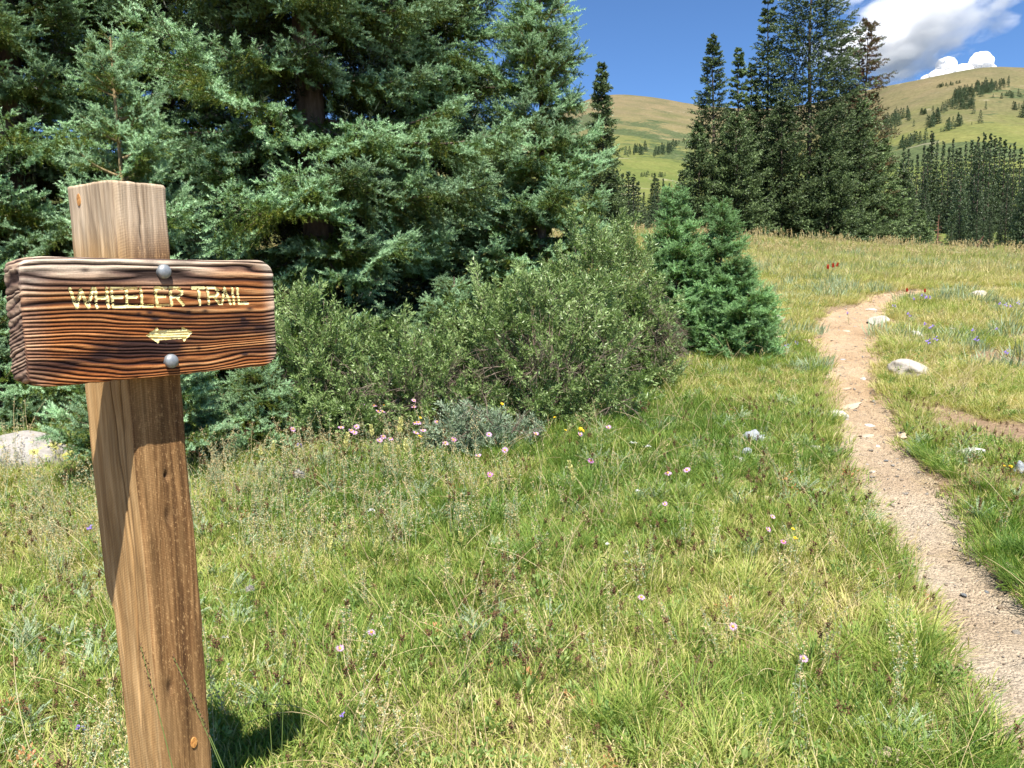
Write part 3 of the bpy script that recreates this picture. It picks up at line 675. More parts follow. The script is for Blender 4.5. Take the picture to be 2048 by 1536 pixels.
# ------------------------------------------------------------------ small plants: builders
def blades(n, rad, l0, l1, w, lean0, lean1, bend0, bend1, seg=3, rng=RNG, dirs=None, dry=0.2, cluster=False):
    """n grass blades as bent tapering strips"""
    r = rad * np.sqrt(rng.random(n)); a = rng.random(n) * 2 * np.pi
    base = np.stack([r * np.cos(a), r * np.sin(a), np.full(n, -0.01)], 1)
    az = a + rng.normal(0, 0.7, n) if dirs is None else dirs + rng.normal(0, 0.6, n)
    L = rng.uniform(l0, l1, n); th0 = rng.uniform(lean0, lean1, n); bd = rng.uniform(bend0, bend1, n)
    ww = w * rng.uniform(0.6, 1.3, n); tw = rng.normal(0, 0.8, n)
    P = base.copy(); V = []; k = seg
    side = np.stack([-np.sin(az + tw), np.cos(az + tw), np.zeros(n)], 1)
    for s in range(k + 1):
        t = s / k
        if s < k:
            h = (ww * (1 - 0.75 * t ** 2) / 2)[:, None]; V.append(P - side * h); V.append(P + side * h)
        else: V.append(P)
        th = th0 + bd * t
        P = P + (L / k)[:, None] * np.stack([np.sin(th) * np.cos(az), np.sin(th) * np.sin(az), np.cos(th)], 1)
    nvb = 2 * k + 1; V = np.stack(V, 1).reshape(-1, 3)
    f = []
    for s in range(k - 1): f += [(2 * s, 2 * s + 1, 2 * s + 3), (2 * s, 2 * s + 3, 2 * s + 2)]
    f.append((2 * k - 2, 2 * k - 1, 2 * k)); f = np.array(f)
    Fc = (np.arange(n)[:, None, None] * nvb + f[None]).reshape(-1, 3)
    c = np.clip(rng.normal(0.35, 0.2, n) + (rng.random(n) < dry) * 0.6, 0, 1.3)
    tt_ = np.tile(np.repeat(np.arange(k + 1) / k, 2)[:nvb], n)
    C = np.stack([np.repeat(c, nvb), tt_, np.zeros(n * nvb)], 1)
    return V, Fc, C
def leaves(P, D, L, Wd, rng=RNG, fold=0.15, cr=None):
    """ovate leaves at P pointing along D; 4 triangles each"""
    n = len(P); D = D / (np.linalg.norm(D, axis=1)[:, None] + 1e-9); up_ = np.tile([0, 0, 1.0], (n, 1)) + rng.normal(0, 0.45, (n, 3))
    S = np.cross(D, up_); S /= np.linalg.norm(S, axis=1)[:, None] + 1e-9; U = np.cross(S, D)
    L = np.broadcast_to(L, (n,))[:, None]; Wd = np.broadcast_to(Wd, (n,))[:, None]
    V = np.stack([P, P + D * L * .5 + S * Wd / 2 + U * L * fold, P + D * L, P + D * L * .5 - S * Wd / 2 + U * L * fold, P + D * L * .55], 1)
    f = np.array([(0, 1, 4), (1, 2, 4), (2, 3, 4), (3, 0, 4)])
    Fc = (np.arange(n)[:, None, None] * 5 + f[None]).reshape(-1, 3)
    c = rng.random(n) if cr is None else cr; C = np.stack([np.repeat(c, 5), np.ones(n * 5), np.zeros(n * 5)], 1)
    return V.reshape(-1, 3), Fc, C
def rdir(n, rng=RNG, zmin=-0.2, zmax=1.0):
    z = rng.uniform(zmin, zmax, n); a = rng.random(n) * 2 * np.pi; r = np.sqrt(1 - np.clip(z, -1, 1) ** 2)
    return np.stack([r * np.cos(a), r * np.sin(a), z], 1)

PROTO = bpy.data.collections.new('plant_prototypes')     # sources for the ground cover, not linked to the scene
def proto(name, me):
    o = bpy.data.objects.new(name, me); PROTO.objects.link(o)
def scatter(name, metas, P, idx, rot, scl, tint, label):
    """one mass of uncountable ground cover: points carry copies of a few tufts"""
    c = bpy.data.collections.new(name + '_sources')
    for k, me in enumerate(metas):
        o = bpy.data.objects.new('%s_%02d' % (name, k), me); c.objects.link(o)
    me = bpy.data.meshes.new(name); n = len(P); me.vertices.add(n); me.vertices.foreach_set('co', np.asarray(P, np.float32).ravel())
    a = me.attributes.new('idx', 'INT', 'POINT'); a.data.foreach_set('value', np.asarray(idx, np.int32))
    a = me.attributes.new('rot', 'FLOAT_VECTOR', 'POINT'); a.data.foreach_set('vector', np.asarray(rot, np.float32).ravel())
    a = me.attributes.new('scl', 'FLOAT_VECTOR', 'POINT'); a.data.foreach_set('vector', np.asarray(scl, np.float32).ravel())
    a = me.attributes.new('tint', 'FLOAT', 'POINT'); a.data.foreach_set('value', np.asarray(tint, np.float32))
    o = mk_obj(name, me, kind='stuff', label=label)
    t = bpy.data.node_groups.new(name, 'GeometryNodeTree')
    t.interface.new_socket('Geometry', in_out='INPUT', socket_type='NodeSocketGeometry'); t.interface.new_socket('Geometry', in_out='OUTPUT', socket_type='NodeSocketGeometry')
    gi = t.nodes.new('NodeGroupInput'); go = t.nodes.new('NodeGroupOutput'); ip = t.nodes.new('GeometryNodeInstanceOnPoints')
    ci = t.nodes.new('GeometryNodeCollectionInfo'); ci.inputs['Collection'].default_value = c; ci.inputs['Separate Children'].default_value = True; ci.inputs['Reset Children'].default_value = True
    def na(nm, ty):
        q = t.nodes.new('GeometryNodeInputNamedAttribute'); q.data_type = ty; q.inputs['Name'].default_value = nm; return q.outputs[0]
    er = t.nodes.new('FunctionNodeEulerToRotation'); t.links.new(na('rot', 'FLOAT_VECTOR'), er.inputs[0])
    t.links.new(gi.outputs[0], ip.inputs['Points']); t.links.new(ci.outputs[0], ip.inputs['Instance']); ip.inputs['Pick Instance'].default_value = True
    t.links.new(na('idx', 'INT'), ip.inputs['Instance Index']); t.links.new(er.outputs[0], ip.inputs['Rotation']); t.links.new(na('scl', 'FLOAT_VECTOR'), ip.inputs['Scale'])
    t.links.new(ip.outputs[0], go.inputs[0])
    md = o.modifiers.new('scatter', 'NODES'); md.node_group = t
    return o
def acc_mesh(name, parts):
    """parts: list of (V,F,C,material)"""
    mats_ = []; A = Acc()
    for V, Fc, C, m in parts:
        if m not in mats_: mats_.append(m)
        A.add(V, Fc, C, mats_.index(m))
    return A.mesh(name, mats_)

def G(*a, **k): return (*blades(*a, **k), M_GRASS)
turf = [acc_mesh('turf', [G(85, 0.13, 0.03, 0.085, 0.0046, 0.1, 1.2, 0.2, 1.3, 3, dry=0.28)]) for _ in range(4)]
fine = [acc_mesh('fine_grass', [G(75, 0.085, 0.06, 0.15, 0.0036, 0.1, 0.8, 0.3, 1.3, 4, dry=0.2)]) for _ in range(4)]
longg = [acc_mesh('long_grass', [G(120, 0.065, 0.12, 0.24, 0.0040, 0.15, 0.75, 0.5, 1.5, 5, dry=0.12)]) for _ in range(3)]
droop = [acc_mesh('drooping_grass', [G(140, 0.08, 0.13, 0.25, 0.0040, 0.2, 0.7, 0.7, 1.3, 5, dirs=np.full(140, 0.0), dry=0.08)]) for _ in range(2)]
def forb(n, l, w, lean):
    az = RNG.random(n) * 6.28; th = RNG.uniform(lean[0], lean[1], n); D = np.stack([np.sin(th) * np.cos(az), np.sin(th) * np.sin(az), np.cos(th)], 1)
    P = D * RNG.uniform(0.01, 0.05, n)[:, None]; P[:, 2] += RNG.uniform(0, 0.04, n)
    return (*leaves(P, D, RNG.uniform(l * .6, l * 1.2, n), w), M_FORB)
forbs = [acc_mesh('forb', [forb(22, 0.065, 0.018, (0.3, 1.4))]), acc_mesh('forb', [forb(16, 0.10, 0.022, (0.2, 1.2))]), acc_mesh('forb', [forb(40, 0.030, 0.013, (0.3, 1.5))]), acc_mesh('forb', [forb(14, 0.12, 0.030, (0.3, 1.3))])]
def feather(n, h, m=M_SAGE):
    out = []
    for k in range(n):
        az = RNG.random() * 6.28; th = RNG.uniform(0.1, 1.0); L = h * RNG.uniform(0.6, 1.1); t = np.linspace(0, 1, 26)[2:]
        ang = th + 0.5 * t; d = np.stack([np.sin(ang) * math.cos(az), np.sin(ang) * math.sin(az), np.cos(ang)], 1); P = np.cumsum(d, 0) * L / 26
        for s in (-1, 1, 0.3):
            D = d + s * np.array([-math.sin(az), math.cos(az), 0.2]) * 1.3; out.append((*leaves(P, D, 0.013 * (1.15 - t) + .004, 0.0032, fold=0), m))
    return out
sages = [acc_mesh('feathery_sage', feather(16, 0.14)) for _ in range(3)]
def stalk(h, lean=0.2, r=0.0011, n=7, az=None):
    az = RNG.random() * 6.28 if az is None else az; t = np.linspace(0, 1, n); th = lean * (0.3 + t); d = np.stack([np.sin(th) * math.cos(az), np.sin(th) * math.sin(az), np.cos(th)], 1)
    P = np.vstack([[0, 0, -0.01], np.cumsum(d[1:] * h / (n - 1), 0)]); return P, np.linspace(r, r * 0.5, n)
def stalk_tri(P, rr_, c=0.5, m=None):
    V, Fc = tube(P, rr_, 3); return (V, Fc, (c, 1, 0), m or M_STEM)
def head(P, n, sp, l, w, m, dirz=(0.2, 1.0)):
    q = P[None] + RNG.normal(0, 1, (n, 3)) * np.array(sp); return (*leaves(q, rdir(n, RNG, *dirz), l, w, fold=0.1), m)
straw = []
for _ in range(4):
    parts = []
    for k in range(5):
        P, r_ = stalk(RNG.uniform(0.18, 0.38), RNG.uniform(0.3, 1.5), 0.0015, 8); P[:, :2] += RNG.normal(0, .04, 2); parts.append(stalk_tri(P, r_, RNG.random(), M_STRAW))
        if RNG.random() < .6: parts.append(head(P[-2], 12, (0.004, 0.004, 0.015), 0.012, 0.003, M_STRAW))
    straw.append(acc_mesh('straw', parts))
seeds = []
for _ in range(4):
    parts = []
    for k in range(2):
        P, r_ = stalk(RNG.uniform(0.16, 0.30), RNG.uniform(0.05, 0.35), 0.0012, 6); P[:, :2] += RNG.normal(0, .03, 2); parts.append(stalk_tri(P, r_, RNG.random(), M_STEM))
        parts.append(head(P[-1], 44, (0.0045, 0.0045, 0.010), 0.011, 0.005, M_SEED))
    seeds.append(acc_mesh('seed_head', parts))
budst = []
for _ in range(4):
    parts = []
    for k in range(4):
        P, r_ = stalk(RNG.uniform(0.28, 0.48), RNG.uniform(0.05, 0.3), 0.0014, 9); P[:, :2] += RNG.normal(0, .04, 2); parts.append(stalk_tri(P, r_, 0.7, M_STRAW if k % 2 else M_SAGE))
        for t in range(26):
            q = P[2] + (P[-1] - P[2]) * RNG.random() + RNG.normal(0, .008, 3); parts.append((*leaves(q[None] + RNG.normal(0, .002, (4, 3)), rdir(4), 0.008, 0.006), M_STRAW if RNG.random() < .55 else M_SAGE))
    budst.append(acc_mesh('budding_sage', parts))
smallf = [acc_mesh('low_herb', [forb(46, 0.024, 0.010, (0.2, 1.5))]) for _ in range(3)]
for _q in smallf: pass
litter = [acc_mesh('dry_litter', [(*blades(60, 0.13, 0.04, 0.12, 0.0020, 1.2, 1.6, -0.1, 0.3, 3, dry=0), M_STRAW)]) for _ in range(2)]
spikes = []     # pale upright grass heads along the far crest
for _ in range(3):
    parts = []
    for k in range(9):
        P, r_ = stalk(RNG.uniform(0.22, 0.42), RNG.uniform(0.0, 0.25), 0.003, 5); P[:, :2] += RNG.normal(0, .12, 2); parts.append(stalk_tri(P, r_, 0.5, M_STRAW)); parts.append(head(P[-1], 16, (0.004, 0.004, 0.03), 0.03, 0.012, M_STRAW))
    spikes.append(acc_mesh('pale_grass_head', parts))
fart = [acc_mesh('far_grass', [G(110, 0.30, 0.08, 0.20, 0.0085, 0.1, 0.8, 0.2, 1.0, 2, dry=0.35)]) for _ in range(3)]
farf = [acc_mesh('far_sage', [(*blades(90, 0.25, 0.10, 0.24, 0.011, 0.1, 0.7, 0.2, 0.9, 2, dry=0.1), M_SAGE)]) for _ in range(2)]
white = []
for _ in range(2):
    parts = []
    for k in range(3):
        P, r_ = stalk(RNG.uniform(0.15, 0.28), 0.2, 0.0015, 5); P[:, :2] += RNG.normal(0, .15, 2); parts.append(stalk_tri(P, r_, 0.5)); parts.append(head(P[-1], 10, (0.006, 0.006, 0.004), 0.012, 0.010, None or M_STRAW))
    white.append(acc_mesh('white_floret', parts))

def field(n, y0, y1, az=40, seed=1):
    """points spread over the visible wedge, evenly by area"""
    rg = np.random.default_rng(seed); a = rg.uniform(-math.tan(R(az)), math.tan(R(az)), n); y = np.sqrt(rg.uniform(y0 ** 2, y1 ** 2, n)); x = a * y
    return x, y, rg
def cover(name, metas, n, y0, y1, seed, keep, label, s0=0.75, s1=1.3, tilt=0.15, tint=None, path_lim=1.12, tall=None, az=40, rz=None):
    x, y, rg = field(n, y0, y1, az, seed); d = tdist(x, y); k = d > path_lim + 0.35 * sstep(10, 14, y) + 0.35 * (vnoise(x * 5, y * 5, 91) - 0.5)
    k &= rg.random(n) < keep(x, y); k &= np.hypot(x - foot[0], y - foot[1]) > 0.09
    x, y, d = x[k], y[k], d[k]; m = len(x); z = meadow_z(x, y)
    sc_ = rg.uniform(s0, s1, m); S = np.stack([sc_, sc_, sc_ * (1 if tall is None else tall(x, y))], 1)
    ang = rg.uniform(0, 6.283, m) if rz is None else rz(x, y) + rg.normal(0, 0.5, m)
    rot = np.stack([rg.normal(0, tilt, m), rg.normal(0, tilt, m), ang], 1)
    tn_ = (tint(x, y) if tint is not None else np.full(m, 0.5)) + rg.normal(0, 0.10, m)
    return scatter(name, metas, np.stack([x, y, z], 1), rg.integers(0, len(metas), m), rot, S, tn_, label)
def dryness(x, y):
    """0 lush green .. 1 straw"""
    d = 0.64 + 0.75 * (fbm(x * 0.9 + 3, y * 0.9, 111, 3) - 0.5)
    lush = np.exp(-(((x - 1.2) / 1.6) ** 2 + ((y - 6.0) / 1.2) ** 2))
    d = d - 0.55 * lush - 0.16 * sstep(1.4, 2.6, x) * sstep(6.5, 4.5, y) + 0.20 * sstep(8, 16, y) + 0.22 * sstep(2.8, 4.2, x) * sstep(5, 6.5, y) * sstep(22, 10, y)
    return np.clip(d, 0, 1)
def nb(x, y): return 1 - bare_field(x, y)

# ------------------------------------------------------------------ conifers
def brush(O, D, L, nn, nl, nw, g, rng=RNG, f0=0.55):
    """needle covered shoots: O origins, D directions, L lengths, nn needles each, nl needle length, nw needle width"""
    n = len(O); D = D / (np.linalg.norm(D, axis=1)[:, None] + 1e-9); L = np.broadcast_to(L, (n,))
    ref = np.where(np.abs(D[:, 2:3]) > 0.9, np.array([[1.0, 0, 0]]), np.array([[0, 0, 1.0]])); A = np.cross(D, ref); A /= np.linalg.norm(A, axis=1)[:, None]; B = np.cross(A, D)
    t = (np.arange(nn)[None] + rng.random((n, nn))) / nn; ph = rng.random((n, nn)) * 2 * np.pi
    # more needles on the upper side
    ph = np.where(np.sin(ph) < -0.5, ph + np.pi * (rng.random((n, nn)) < 0.5), ph)
    rad = np.cos(ph)[..., None] * A[:, None] + np.sin(ph)[..., None] * B[:, None]
    P = O[:, None] + D[:, None] * (t * L[:, None])[..., None]
    fwd = f0 + 0.9 * t ** 3; N_ = D[:, None] * fwd[..., None] + rad + rng.normal(0, 0.12, (n, nn, 3)); N_ /= np.linalg.norm(N_, axis=2)[..., None]
    ll = nl * rng.uniform(0.75, 1.15, (n, nn)) * (1 - 0.25 * t); T_ = P + N_ * ll[..., None]
    S = np.cross(N_, rng.normal(0, 1, (n, nn, 3))); S /= np.linalg.norm(S, axis=2)[..., None] + 1e-9
    V = np.stack([P + S * nw / 2, P - S * nw / 2, T_], 2).reshape(-1, 3)
    Fc = np.arange(len(V)).reshape(-1, 3)
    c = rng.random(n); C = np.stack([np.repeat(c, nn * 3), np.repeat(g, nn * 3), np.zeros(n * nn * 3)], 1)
    return V, Fc, C
def bough(L, rng, nn=40, nl=0.023, nw=0.0042, sh=0.068, gap=0.046, droop=0.22, mneed=M_NEEDLE, mwood=M_BARK, sec_gap=0.065, name='bough'):
    """one flat, drooping spray of a spruce along +X"""
    A = Acc(); s = np.linspace(0, 1, 14)
    zc = -droop * L * np.sin(s * np.pi * 0.62) + 0.10 * L * s ** 3; yc = 0.04 * L * np.sin(s * 3 + rng.random() * 6)
    ax = np.stack([s * L, yc, zc], 1); A.add(*tube(ax, np.linspace(0.010 + 0.008 * L, 0.002, 14), 5), (0.5, 0, 0), 1)
    O, D, G_, Ls = [], [], [], []
    def pt(t): return np.array([np.interp(t, s, ax[:, k]) for k in range(3)])
    def dr(t): d = pt(min(t + .03, 1)) - pt(max(t - .03, 0)); return d / np.linalg.norm(d)
    k = 0; t = 0.10 if L > 0.6 else 0.02
    while t < 0.985:
        for side in (-1, 1):
            tj = min(0.985, t + rng.normal(0, 0.3) * sec_gap / L)
            if rng.random() < 0.08: continue
            o = pt(tj); d = dr(tj); l2 = (0.13 + 0.46 * L * (1 - tj) ** 0.8 * min(1, 0.35 + tj * 2.2)) * rng.uniform(0.65, 1.15); l2 = min(l2, 0.50 * L + .05)
            ang = R(rng.uniform(38, 62)); yv = np.array([-d[1], d[0], 0]) * side; v = d * math.cos(ang) + yv * math.sin(ang) + np.array([0, 0, rng.normal(-0.12, 0.14)])
            v /= np.linalg.norm(v); ns = max(2, int(l2 / gap)); P = o.copy(); seg = l2 / ns; pts = [P.copy()]
            for q in range(ns):
                u = (q + 1) / ns; vv = v + np.array([0, 0, -0.35 * u * (1 - u) * 1.6]); vv /= np.linalg.norm(vv); P = P + vv * seg; pts.append(P.copy())
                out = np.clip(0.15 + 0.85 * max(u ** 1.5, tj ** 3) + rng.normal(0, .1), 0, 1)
                hang = -0.5 * (1 - u) * rng.random()
                for sd in (-1, 1):
                    if rng.random() < 0.12: continue
                    yy = np.cross(vv, [0, 0, 1]) * sd; a2 = R(rng.uniform(25, 80)); dd = vv * math.cos(a2) + yy * math.sin(a2) + np.array([0, 0, rng.normal(0.02, .2) + hang])
                    O.append(P - vv * seg * rng.random()); D.append(dd); G_.append(out); Ls.append(sh * rng.uniform(.6, 1.15))
                    if rng.random() < 0.40 and u < 0.9:            # hanging twigs under the spray
                        O.append(P.copy()); D.append(dd * .6 + [0, 0, -rng.uniform(.5, 1.2)]); G_.append(out * .5); Ls.append(sh * 1.3)
                if rng.random() < 1.0 * (0.4 + u):                        # shoots standing up out of the spray
                    O.append(P - vv * seg * rng.random()); D.append(vv * rng.uniform(.3, 1.0) + np.cross(vv, [0, 0, 1]) * rng.normal(0, .5) + [0, 0, rng.uniform(.45, 1.0)]); G_.append(min(1.15, out + .2)); Ls.append(sh * rng.uniform(.6, 1.0))
                O.append(P - vv * seg); D.append(vv); G_.append(out); Ls.append(seg * 1.25)
            A.add(*tube(np.array(pts), np.linspace(0.0035, 0.0012, len(pts)), 3), (0.5, 0, 0), 1)
            O.append(P); D.append(v + [0, 0, .15]); G_.append(1.0); Ls.append(sh * 1.1)
        t += sec_gap / L * rng.uniform(0.8, 1.25)
    for q in np.arange(0.3, 1.0, gap / L):
        O.append(pt(q)); D.append(dr(q)); G_.append(q * q); Ls.append(gap * 1.3)
        if q > .5: O.append(pt(q)); D.append(dr(q) * .4 + [rng.normal(0, .3), rng.normal(0, .3), .7]); G_.append(min(1, q + .1)); Ls.append(sh * .7)
    O.append(pt(1)); D.append(dr(1) + [0, 0, .2]); G_.append(1); Ls.append(sh * 1.3)
    O = np.array(O); D = np.array(D); G_ = np.array(G_); Ls = np.array(Ls)
    A.add(*brush(O, D, Ls, nn, nl, nw, G_, rng, 0.38), 0)
    return A.mesh(name, [mneed, mwood])
def trunk_mesh(H, r0, m, n=10, wob=0.02, z0=-0.15, name='trunk', r1=0.006):
    z = np.linspace(z0, H, 26); rg = np.random.default_rng(int(H * 100)); P = np.stack([wob * np.sin(z * 0.9 + H), wob * np.cos(z * 0.7), z], 1)
    V, Fc = tube(P, np.maximum(r1, r0 * (1 - np.clip(z, 0, H) / H) ** 0.9 + r1), n); th = np.arctan2(V[:, 1], V[:, 0])
    V[:, :2] *= (1 + 0.06 * np.sin(th * 5 + V[:, 2:3].ravel() * 3) * (V[:, 2] < H * .8))[:, None]
    return mk_mesh(name, V, Fc, m, np.full((len(V), 3), .5), smooth=True)
# spruces beyond the crest: one crown mesh each
def mid_crown(H, Lm, seed, nwh, per, nsh, mt, width=0.011, sl=0.15, pw=0.85, ragged=0.25, name='crown', z0=0.03, mmin=3):
    rg = np.random.default_rng(seed); O, D, G_, L_ = [], [], [], []
    for zi in np.linspace(z0, 0.985, nwh):
        k = max(4, int(per * (1 - 0.35 * zi))); ph = rg.random() * 6.28
        for q in range(k):
            z = H * (zi + rg.normal(0, 0.5 / nwh)); t = min(.99, max(0, z / H)); L = (Lm * (1 - t) ** pw + 0.007 * H) * rg.uniform(1 - ragged * 1.3, 1 + ragged * .7); az = ph + q * 6.283 / k + rg.normal(0, .2)
            e = -0.18 + 0.55 * t + rg.normal(0, .1); m = max(mmin, int(nsh * L / Lm)); u = (np.arange(m) + rg.random(m)) / m; u = 0.12 + 0.88 * u ** 0.8
            x = u * L; y = rg.normal(0, 1, m) * (0.20 * L * (1.15 - u)); zz_ = -0.16 * L * np.sin(u * 2.2) + 0.10 * L * u ** 3 + rg.normal(0, .03, m) * L - np.abs(rg.normal(0, .05, m)) * (L > .5)
            ca, sa = math.cos(az), math.sin(az); ce, se = math.cos(e), math.sin(e); X_ = x * ce - zz_ * se; Z_ = x * se + zz_ * ce
            O.append(np.stack([X_ * ca - y * sa, X_ * sa + y * ca, z + Z_], 1))
            d = np.stack([np.full(m, .8), np.sign(y) * rg.uniform(.1, .9, m), rg.normal(0.15, .35, m)], 1); D.append(np.stack([d[:, 0] * ca - d[:, 1] * sa, d[:, 0] * sa + d[:, 1] * ca, d[:, 2]], 1)); G_.append(np.clip(u * 1.05 - .1 + rg.normal(0, .12, m), 0, 1)); L_.append(np.full(m, sl) * rg.uniform(.6, 1.2, m) * (0.40 + 0.60 * min(1, L / (.09 * H))))
    O = np.concatenate(O); D = np.concatenate(D); G_ = np.concatenate(G_); L_ = np.concatenate(L_)
    V, Fc, C = brush(O, D, L_, mt[1], mt[2], width, G_, rg)
    return mk_mesh(name, V, Fc, mt[0], C)
rb = np.random.default_rng(5)
BOUGH = {m: {} for m in ('blue', 'fresh')}
for key, mt in (('blue', M_NEEDLE), ('fresh', M_NEEDLE_Y)):
    for L_, cnt, kw in ((0.32, 3, dict(nn=54, nw=.0034, sec_gap=0.065, sh=.075, gap=.045)), (0.62, 3, dict(nn=48, nw=.0038, sec_gap=0.07)), (1.15, 3, dict(nn=42, sec_gap=.075)), (1.9, 3, dict(nn=40, nw=0.0046, sh=0.074, gap=0.052, sec_gap=0.08))):
        if key == 'fresh' and L_ > 0.7: continue
        BOUGH[key][L_] = [bough(L_, rb, mneed=mt, droop=0.12 if L_ < 0.5 else 0.2, mwood=M_SAPBARK if L_ < .5 else M_BARK, **kw) for _ in range(cnt)]
def pick(key, L, rg):
    ks = sorted(BOUGH[key]); k = min(ks, key=lambda q: abs(math.log(q / max(L, .05)))); return BOUGH[key][k][rg.integers(len(BOUGH[key][k]))], L / k
def spruce(name, p, H, r0, prof, whorl, nper, seed, key='blue', label='', group=None, z0=0.15, elev=lambda t: 0.1, bark=M_BARK, leader=True, cap=290, keep=None, lean=(0, 0), zmax=99):
    """prof(t): bough length at relative height t"""
    rg = np.random.default_rng(seed); o = empty(name, tuple(p), label=label, cat='tree', group=group)
    o.rotation_euler = (lean[0], lean[1], 0)
    mk_obj('trunk', trunk_mesh(H, r0, bark), o); z = z0; n = 0; ph = rg.random() * 6
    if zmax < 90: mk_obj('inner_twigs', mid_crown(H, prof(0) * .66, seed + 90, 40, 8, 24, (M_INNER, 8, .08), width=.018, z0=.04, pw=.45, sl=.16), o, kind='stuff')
    while z < H * 0.985 and n < cap and z < zmax:
        t = z / H; k = max(3, int(round(nper * (1 - 0.35 * t)))); ph += 2.4
        for q in range(k):
            az = ph + q * 2 * math.pi / k + rg.normal(0, 0.16); L = prof(t) * rg.uniform(0.60, 1.15)
            if keep is not None and not keep(z, az): continue
            me, sc_ = pick(key, L, rg); b = mk_obj('bough', me, o); n += 1
            b.matrix_local = Matrix.Translation((0, 0, z + rg.normal(0, min(.07, whorl * .3)))) @ Matrix.Rotation(az, 4, 'Z') @ Matrix.Rotation(-(elev(t) + rg.normal(0, 0.09)), 4, 'Y') @ Matrix.Rotation(rg.normal(0, .25), 4, 'X') @ Matrix.Scale(sc_, 4)
        z += whorl * (1 - 0.35 * t) * rg.uniform(.85, 1.15)
    if z < H * .9 and n >= 30 and not leader:                       # the top of the tree, above the photo's upper edge
        mk_obj('crown', mid_crown(H, prof(0) * 1.0, seed, 22, 7, 15, (M_NEEDLE, 12, .06), width=.02, z0=z / H, pw=.6), o, kind='stuff')
    if leader:
        nb_ = 12; zz_ = np.linspace(H * 0.84, H * 1.015, nb_); O = np.stack([0 * zz_, 0 * zz_, zz_], 1); A = Acc()
        seg = zz_[1] - zz_[0]; A.add(*brush(O, np.tile([0, 0, 1.0], (nb_, 1)), seg, max(20, int(seg / .0025)), 0.018, .0025, np.ones(nb_), rg), 0)
        mk_obj('leader', A.mesh('leader', [M_NEEDLE if key == 'blue' else M_NEEDLE_Y]), o)
    return o

# the big blue green spruces on the left
def big_prof(Lm, H):
    return lambda t: Lm * (1 - t) ** 0.6 * (0.82 + 0.18 * math.sin(t * 40)) + 0.15
pA = at(640, 8.6); pB = at(60, 8.3); pC = at(1088, 9.2)
el_big = lambda t: -0.10 + 0.5 * t
ZB = 6.6
spruce('spruce_tree', pA, 12.5, 0.17, big_prof(2.35, 12.5), 0.64, 17, 11, label='broad blue green spruce whose boughs fill the upper middle left of the photo', z0=0.25, elev=el_big, leader=False, zmax=ZB)
spruce('spruce_tree', pB, 11.5, 0.16, big_prof(2.15, 11.5), 0.64, 17, 12, label='broad dark spruce at the left edge behind the signpost', z0=0.75, elev=el_big, leader=False, zmax=ZB)
spruce('spruce_tree', at(355, 10.0), 11.5, 0.16, big_prof(2.2, 11.5), 0.28, 7, 18, label='dark spruce set back in the gap between the two broad ones', z0=0.3, elev=el_big, leader=False, zmax=ZB + .6)
spruce('spruce_tree', at(865, 10.2), 9.6, 0.15, big_prof(1.75, 9.6), 0.26, 7, 19, label='spruce set back behind the right side of the broad middle one', z0=0.3, elev=el_big, leader=False, zmax=ZB + .6)
spruce('spruce_tree', at(-330, 9.2), 10.5, 0.15, big_prof(2.1, 10.5), 0.30, 7, 20, label='spruce beyond the left edge of the photo behind the boulder', z0=0.4, elev=el_big, leader=False, zmax=ZB)
spruce('spruce_tree', pC, 4.45, 0.06, lambda t: 0.98 * (1 - t) ** 0.62 + 0.05, 0.20, 7, 13, label='slim upright spruce beside the broad one, its tip standing against the sky', z0=0.2, elev=lambda t: 0.05 + 0.55 * t)
pD = at(268, 5.6)
spruce('spruce_sapling', pD, 3.02, 0.022, lambda t: 0.46 * (1 - t) ** 0.8 + 0.13, 0.20, 5, 14, label='slender spruce sapling with a bare leading shoot right behind the signpost', z0=0.3, elev=lambda t: 0.25 + 0.5 * t, bark=M_SAPBARK)
pE = at(500, 6.25); spruce('spruce_sapling', pE, 0.60, 0.02, lambda t: 0.34 * (1 - t) ** 0.4 + 0.05, 0.09, 7, 15, label='low spreading pale blue spruce in the grass right of the signpost', z0=0.04, elev=lambda t: 0.10 + 0.5 * t, leader=False)
pE2 = at(-25, 6.9); spruce('spruce_sapling', pE2, 1.15, 0.03, lambda t: 0.45 * (1 - t) ** 0.5 + 0.05, 0.13, 7, 16, label='small blue spruce behind the lichened boulder at the left edge', z0=0.08, elev=lambda t: 0.15 + 0.4 * t, leader=False)
pE3 = at(905, 7.6); spruce('spruce_sapling', pE3, 1.15, 0.02, lambda t: 0.42 * (1 - t) ** 0.5 + 0.05, 0.14, 6, 17, label='little blue spruce poking out of the willows below the big spruce', z0=0.3, elev=lambda t: 0.15 + 0.4 * t, leader=False)
# the young green spruces at the end of the thicket
def yg(px, dep, H, Lm, seed, lab, lean=(0, 0), wh=0.12):
    spruce('young_spruce', at(px, dep), H, 0.022, lambda t: Lm * (1 - t) ** 0.62 + 0.06, wh, 7, seed, key='fresh', label=lab, z0=0.06, elev=lambda t: 0.20 + 0.55 * t, bark=M_SAPBARK, leader=True, lean=lean)
yg(1356, 9.3, 1.92, 0.44, 21, 'tallest of the young bright green spruces at the end of the thicket', (0, -0.03))
yg(1436, 9.25, 1.74, 0.38, 22, 'middle young green spruce leaning right towards the trail', (0, 0.03))
yg(1478, 9.0, 1.08, 0.44, 23, 'lowest young green spruce, spreading to the right of its neighbours')

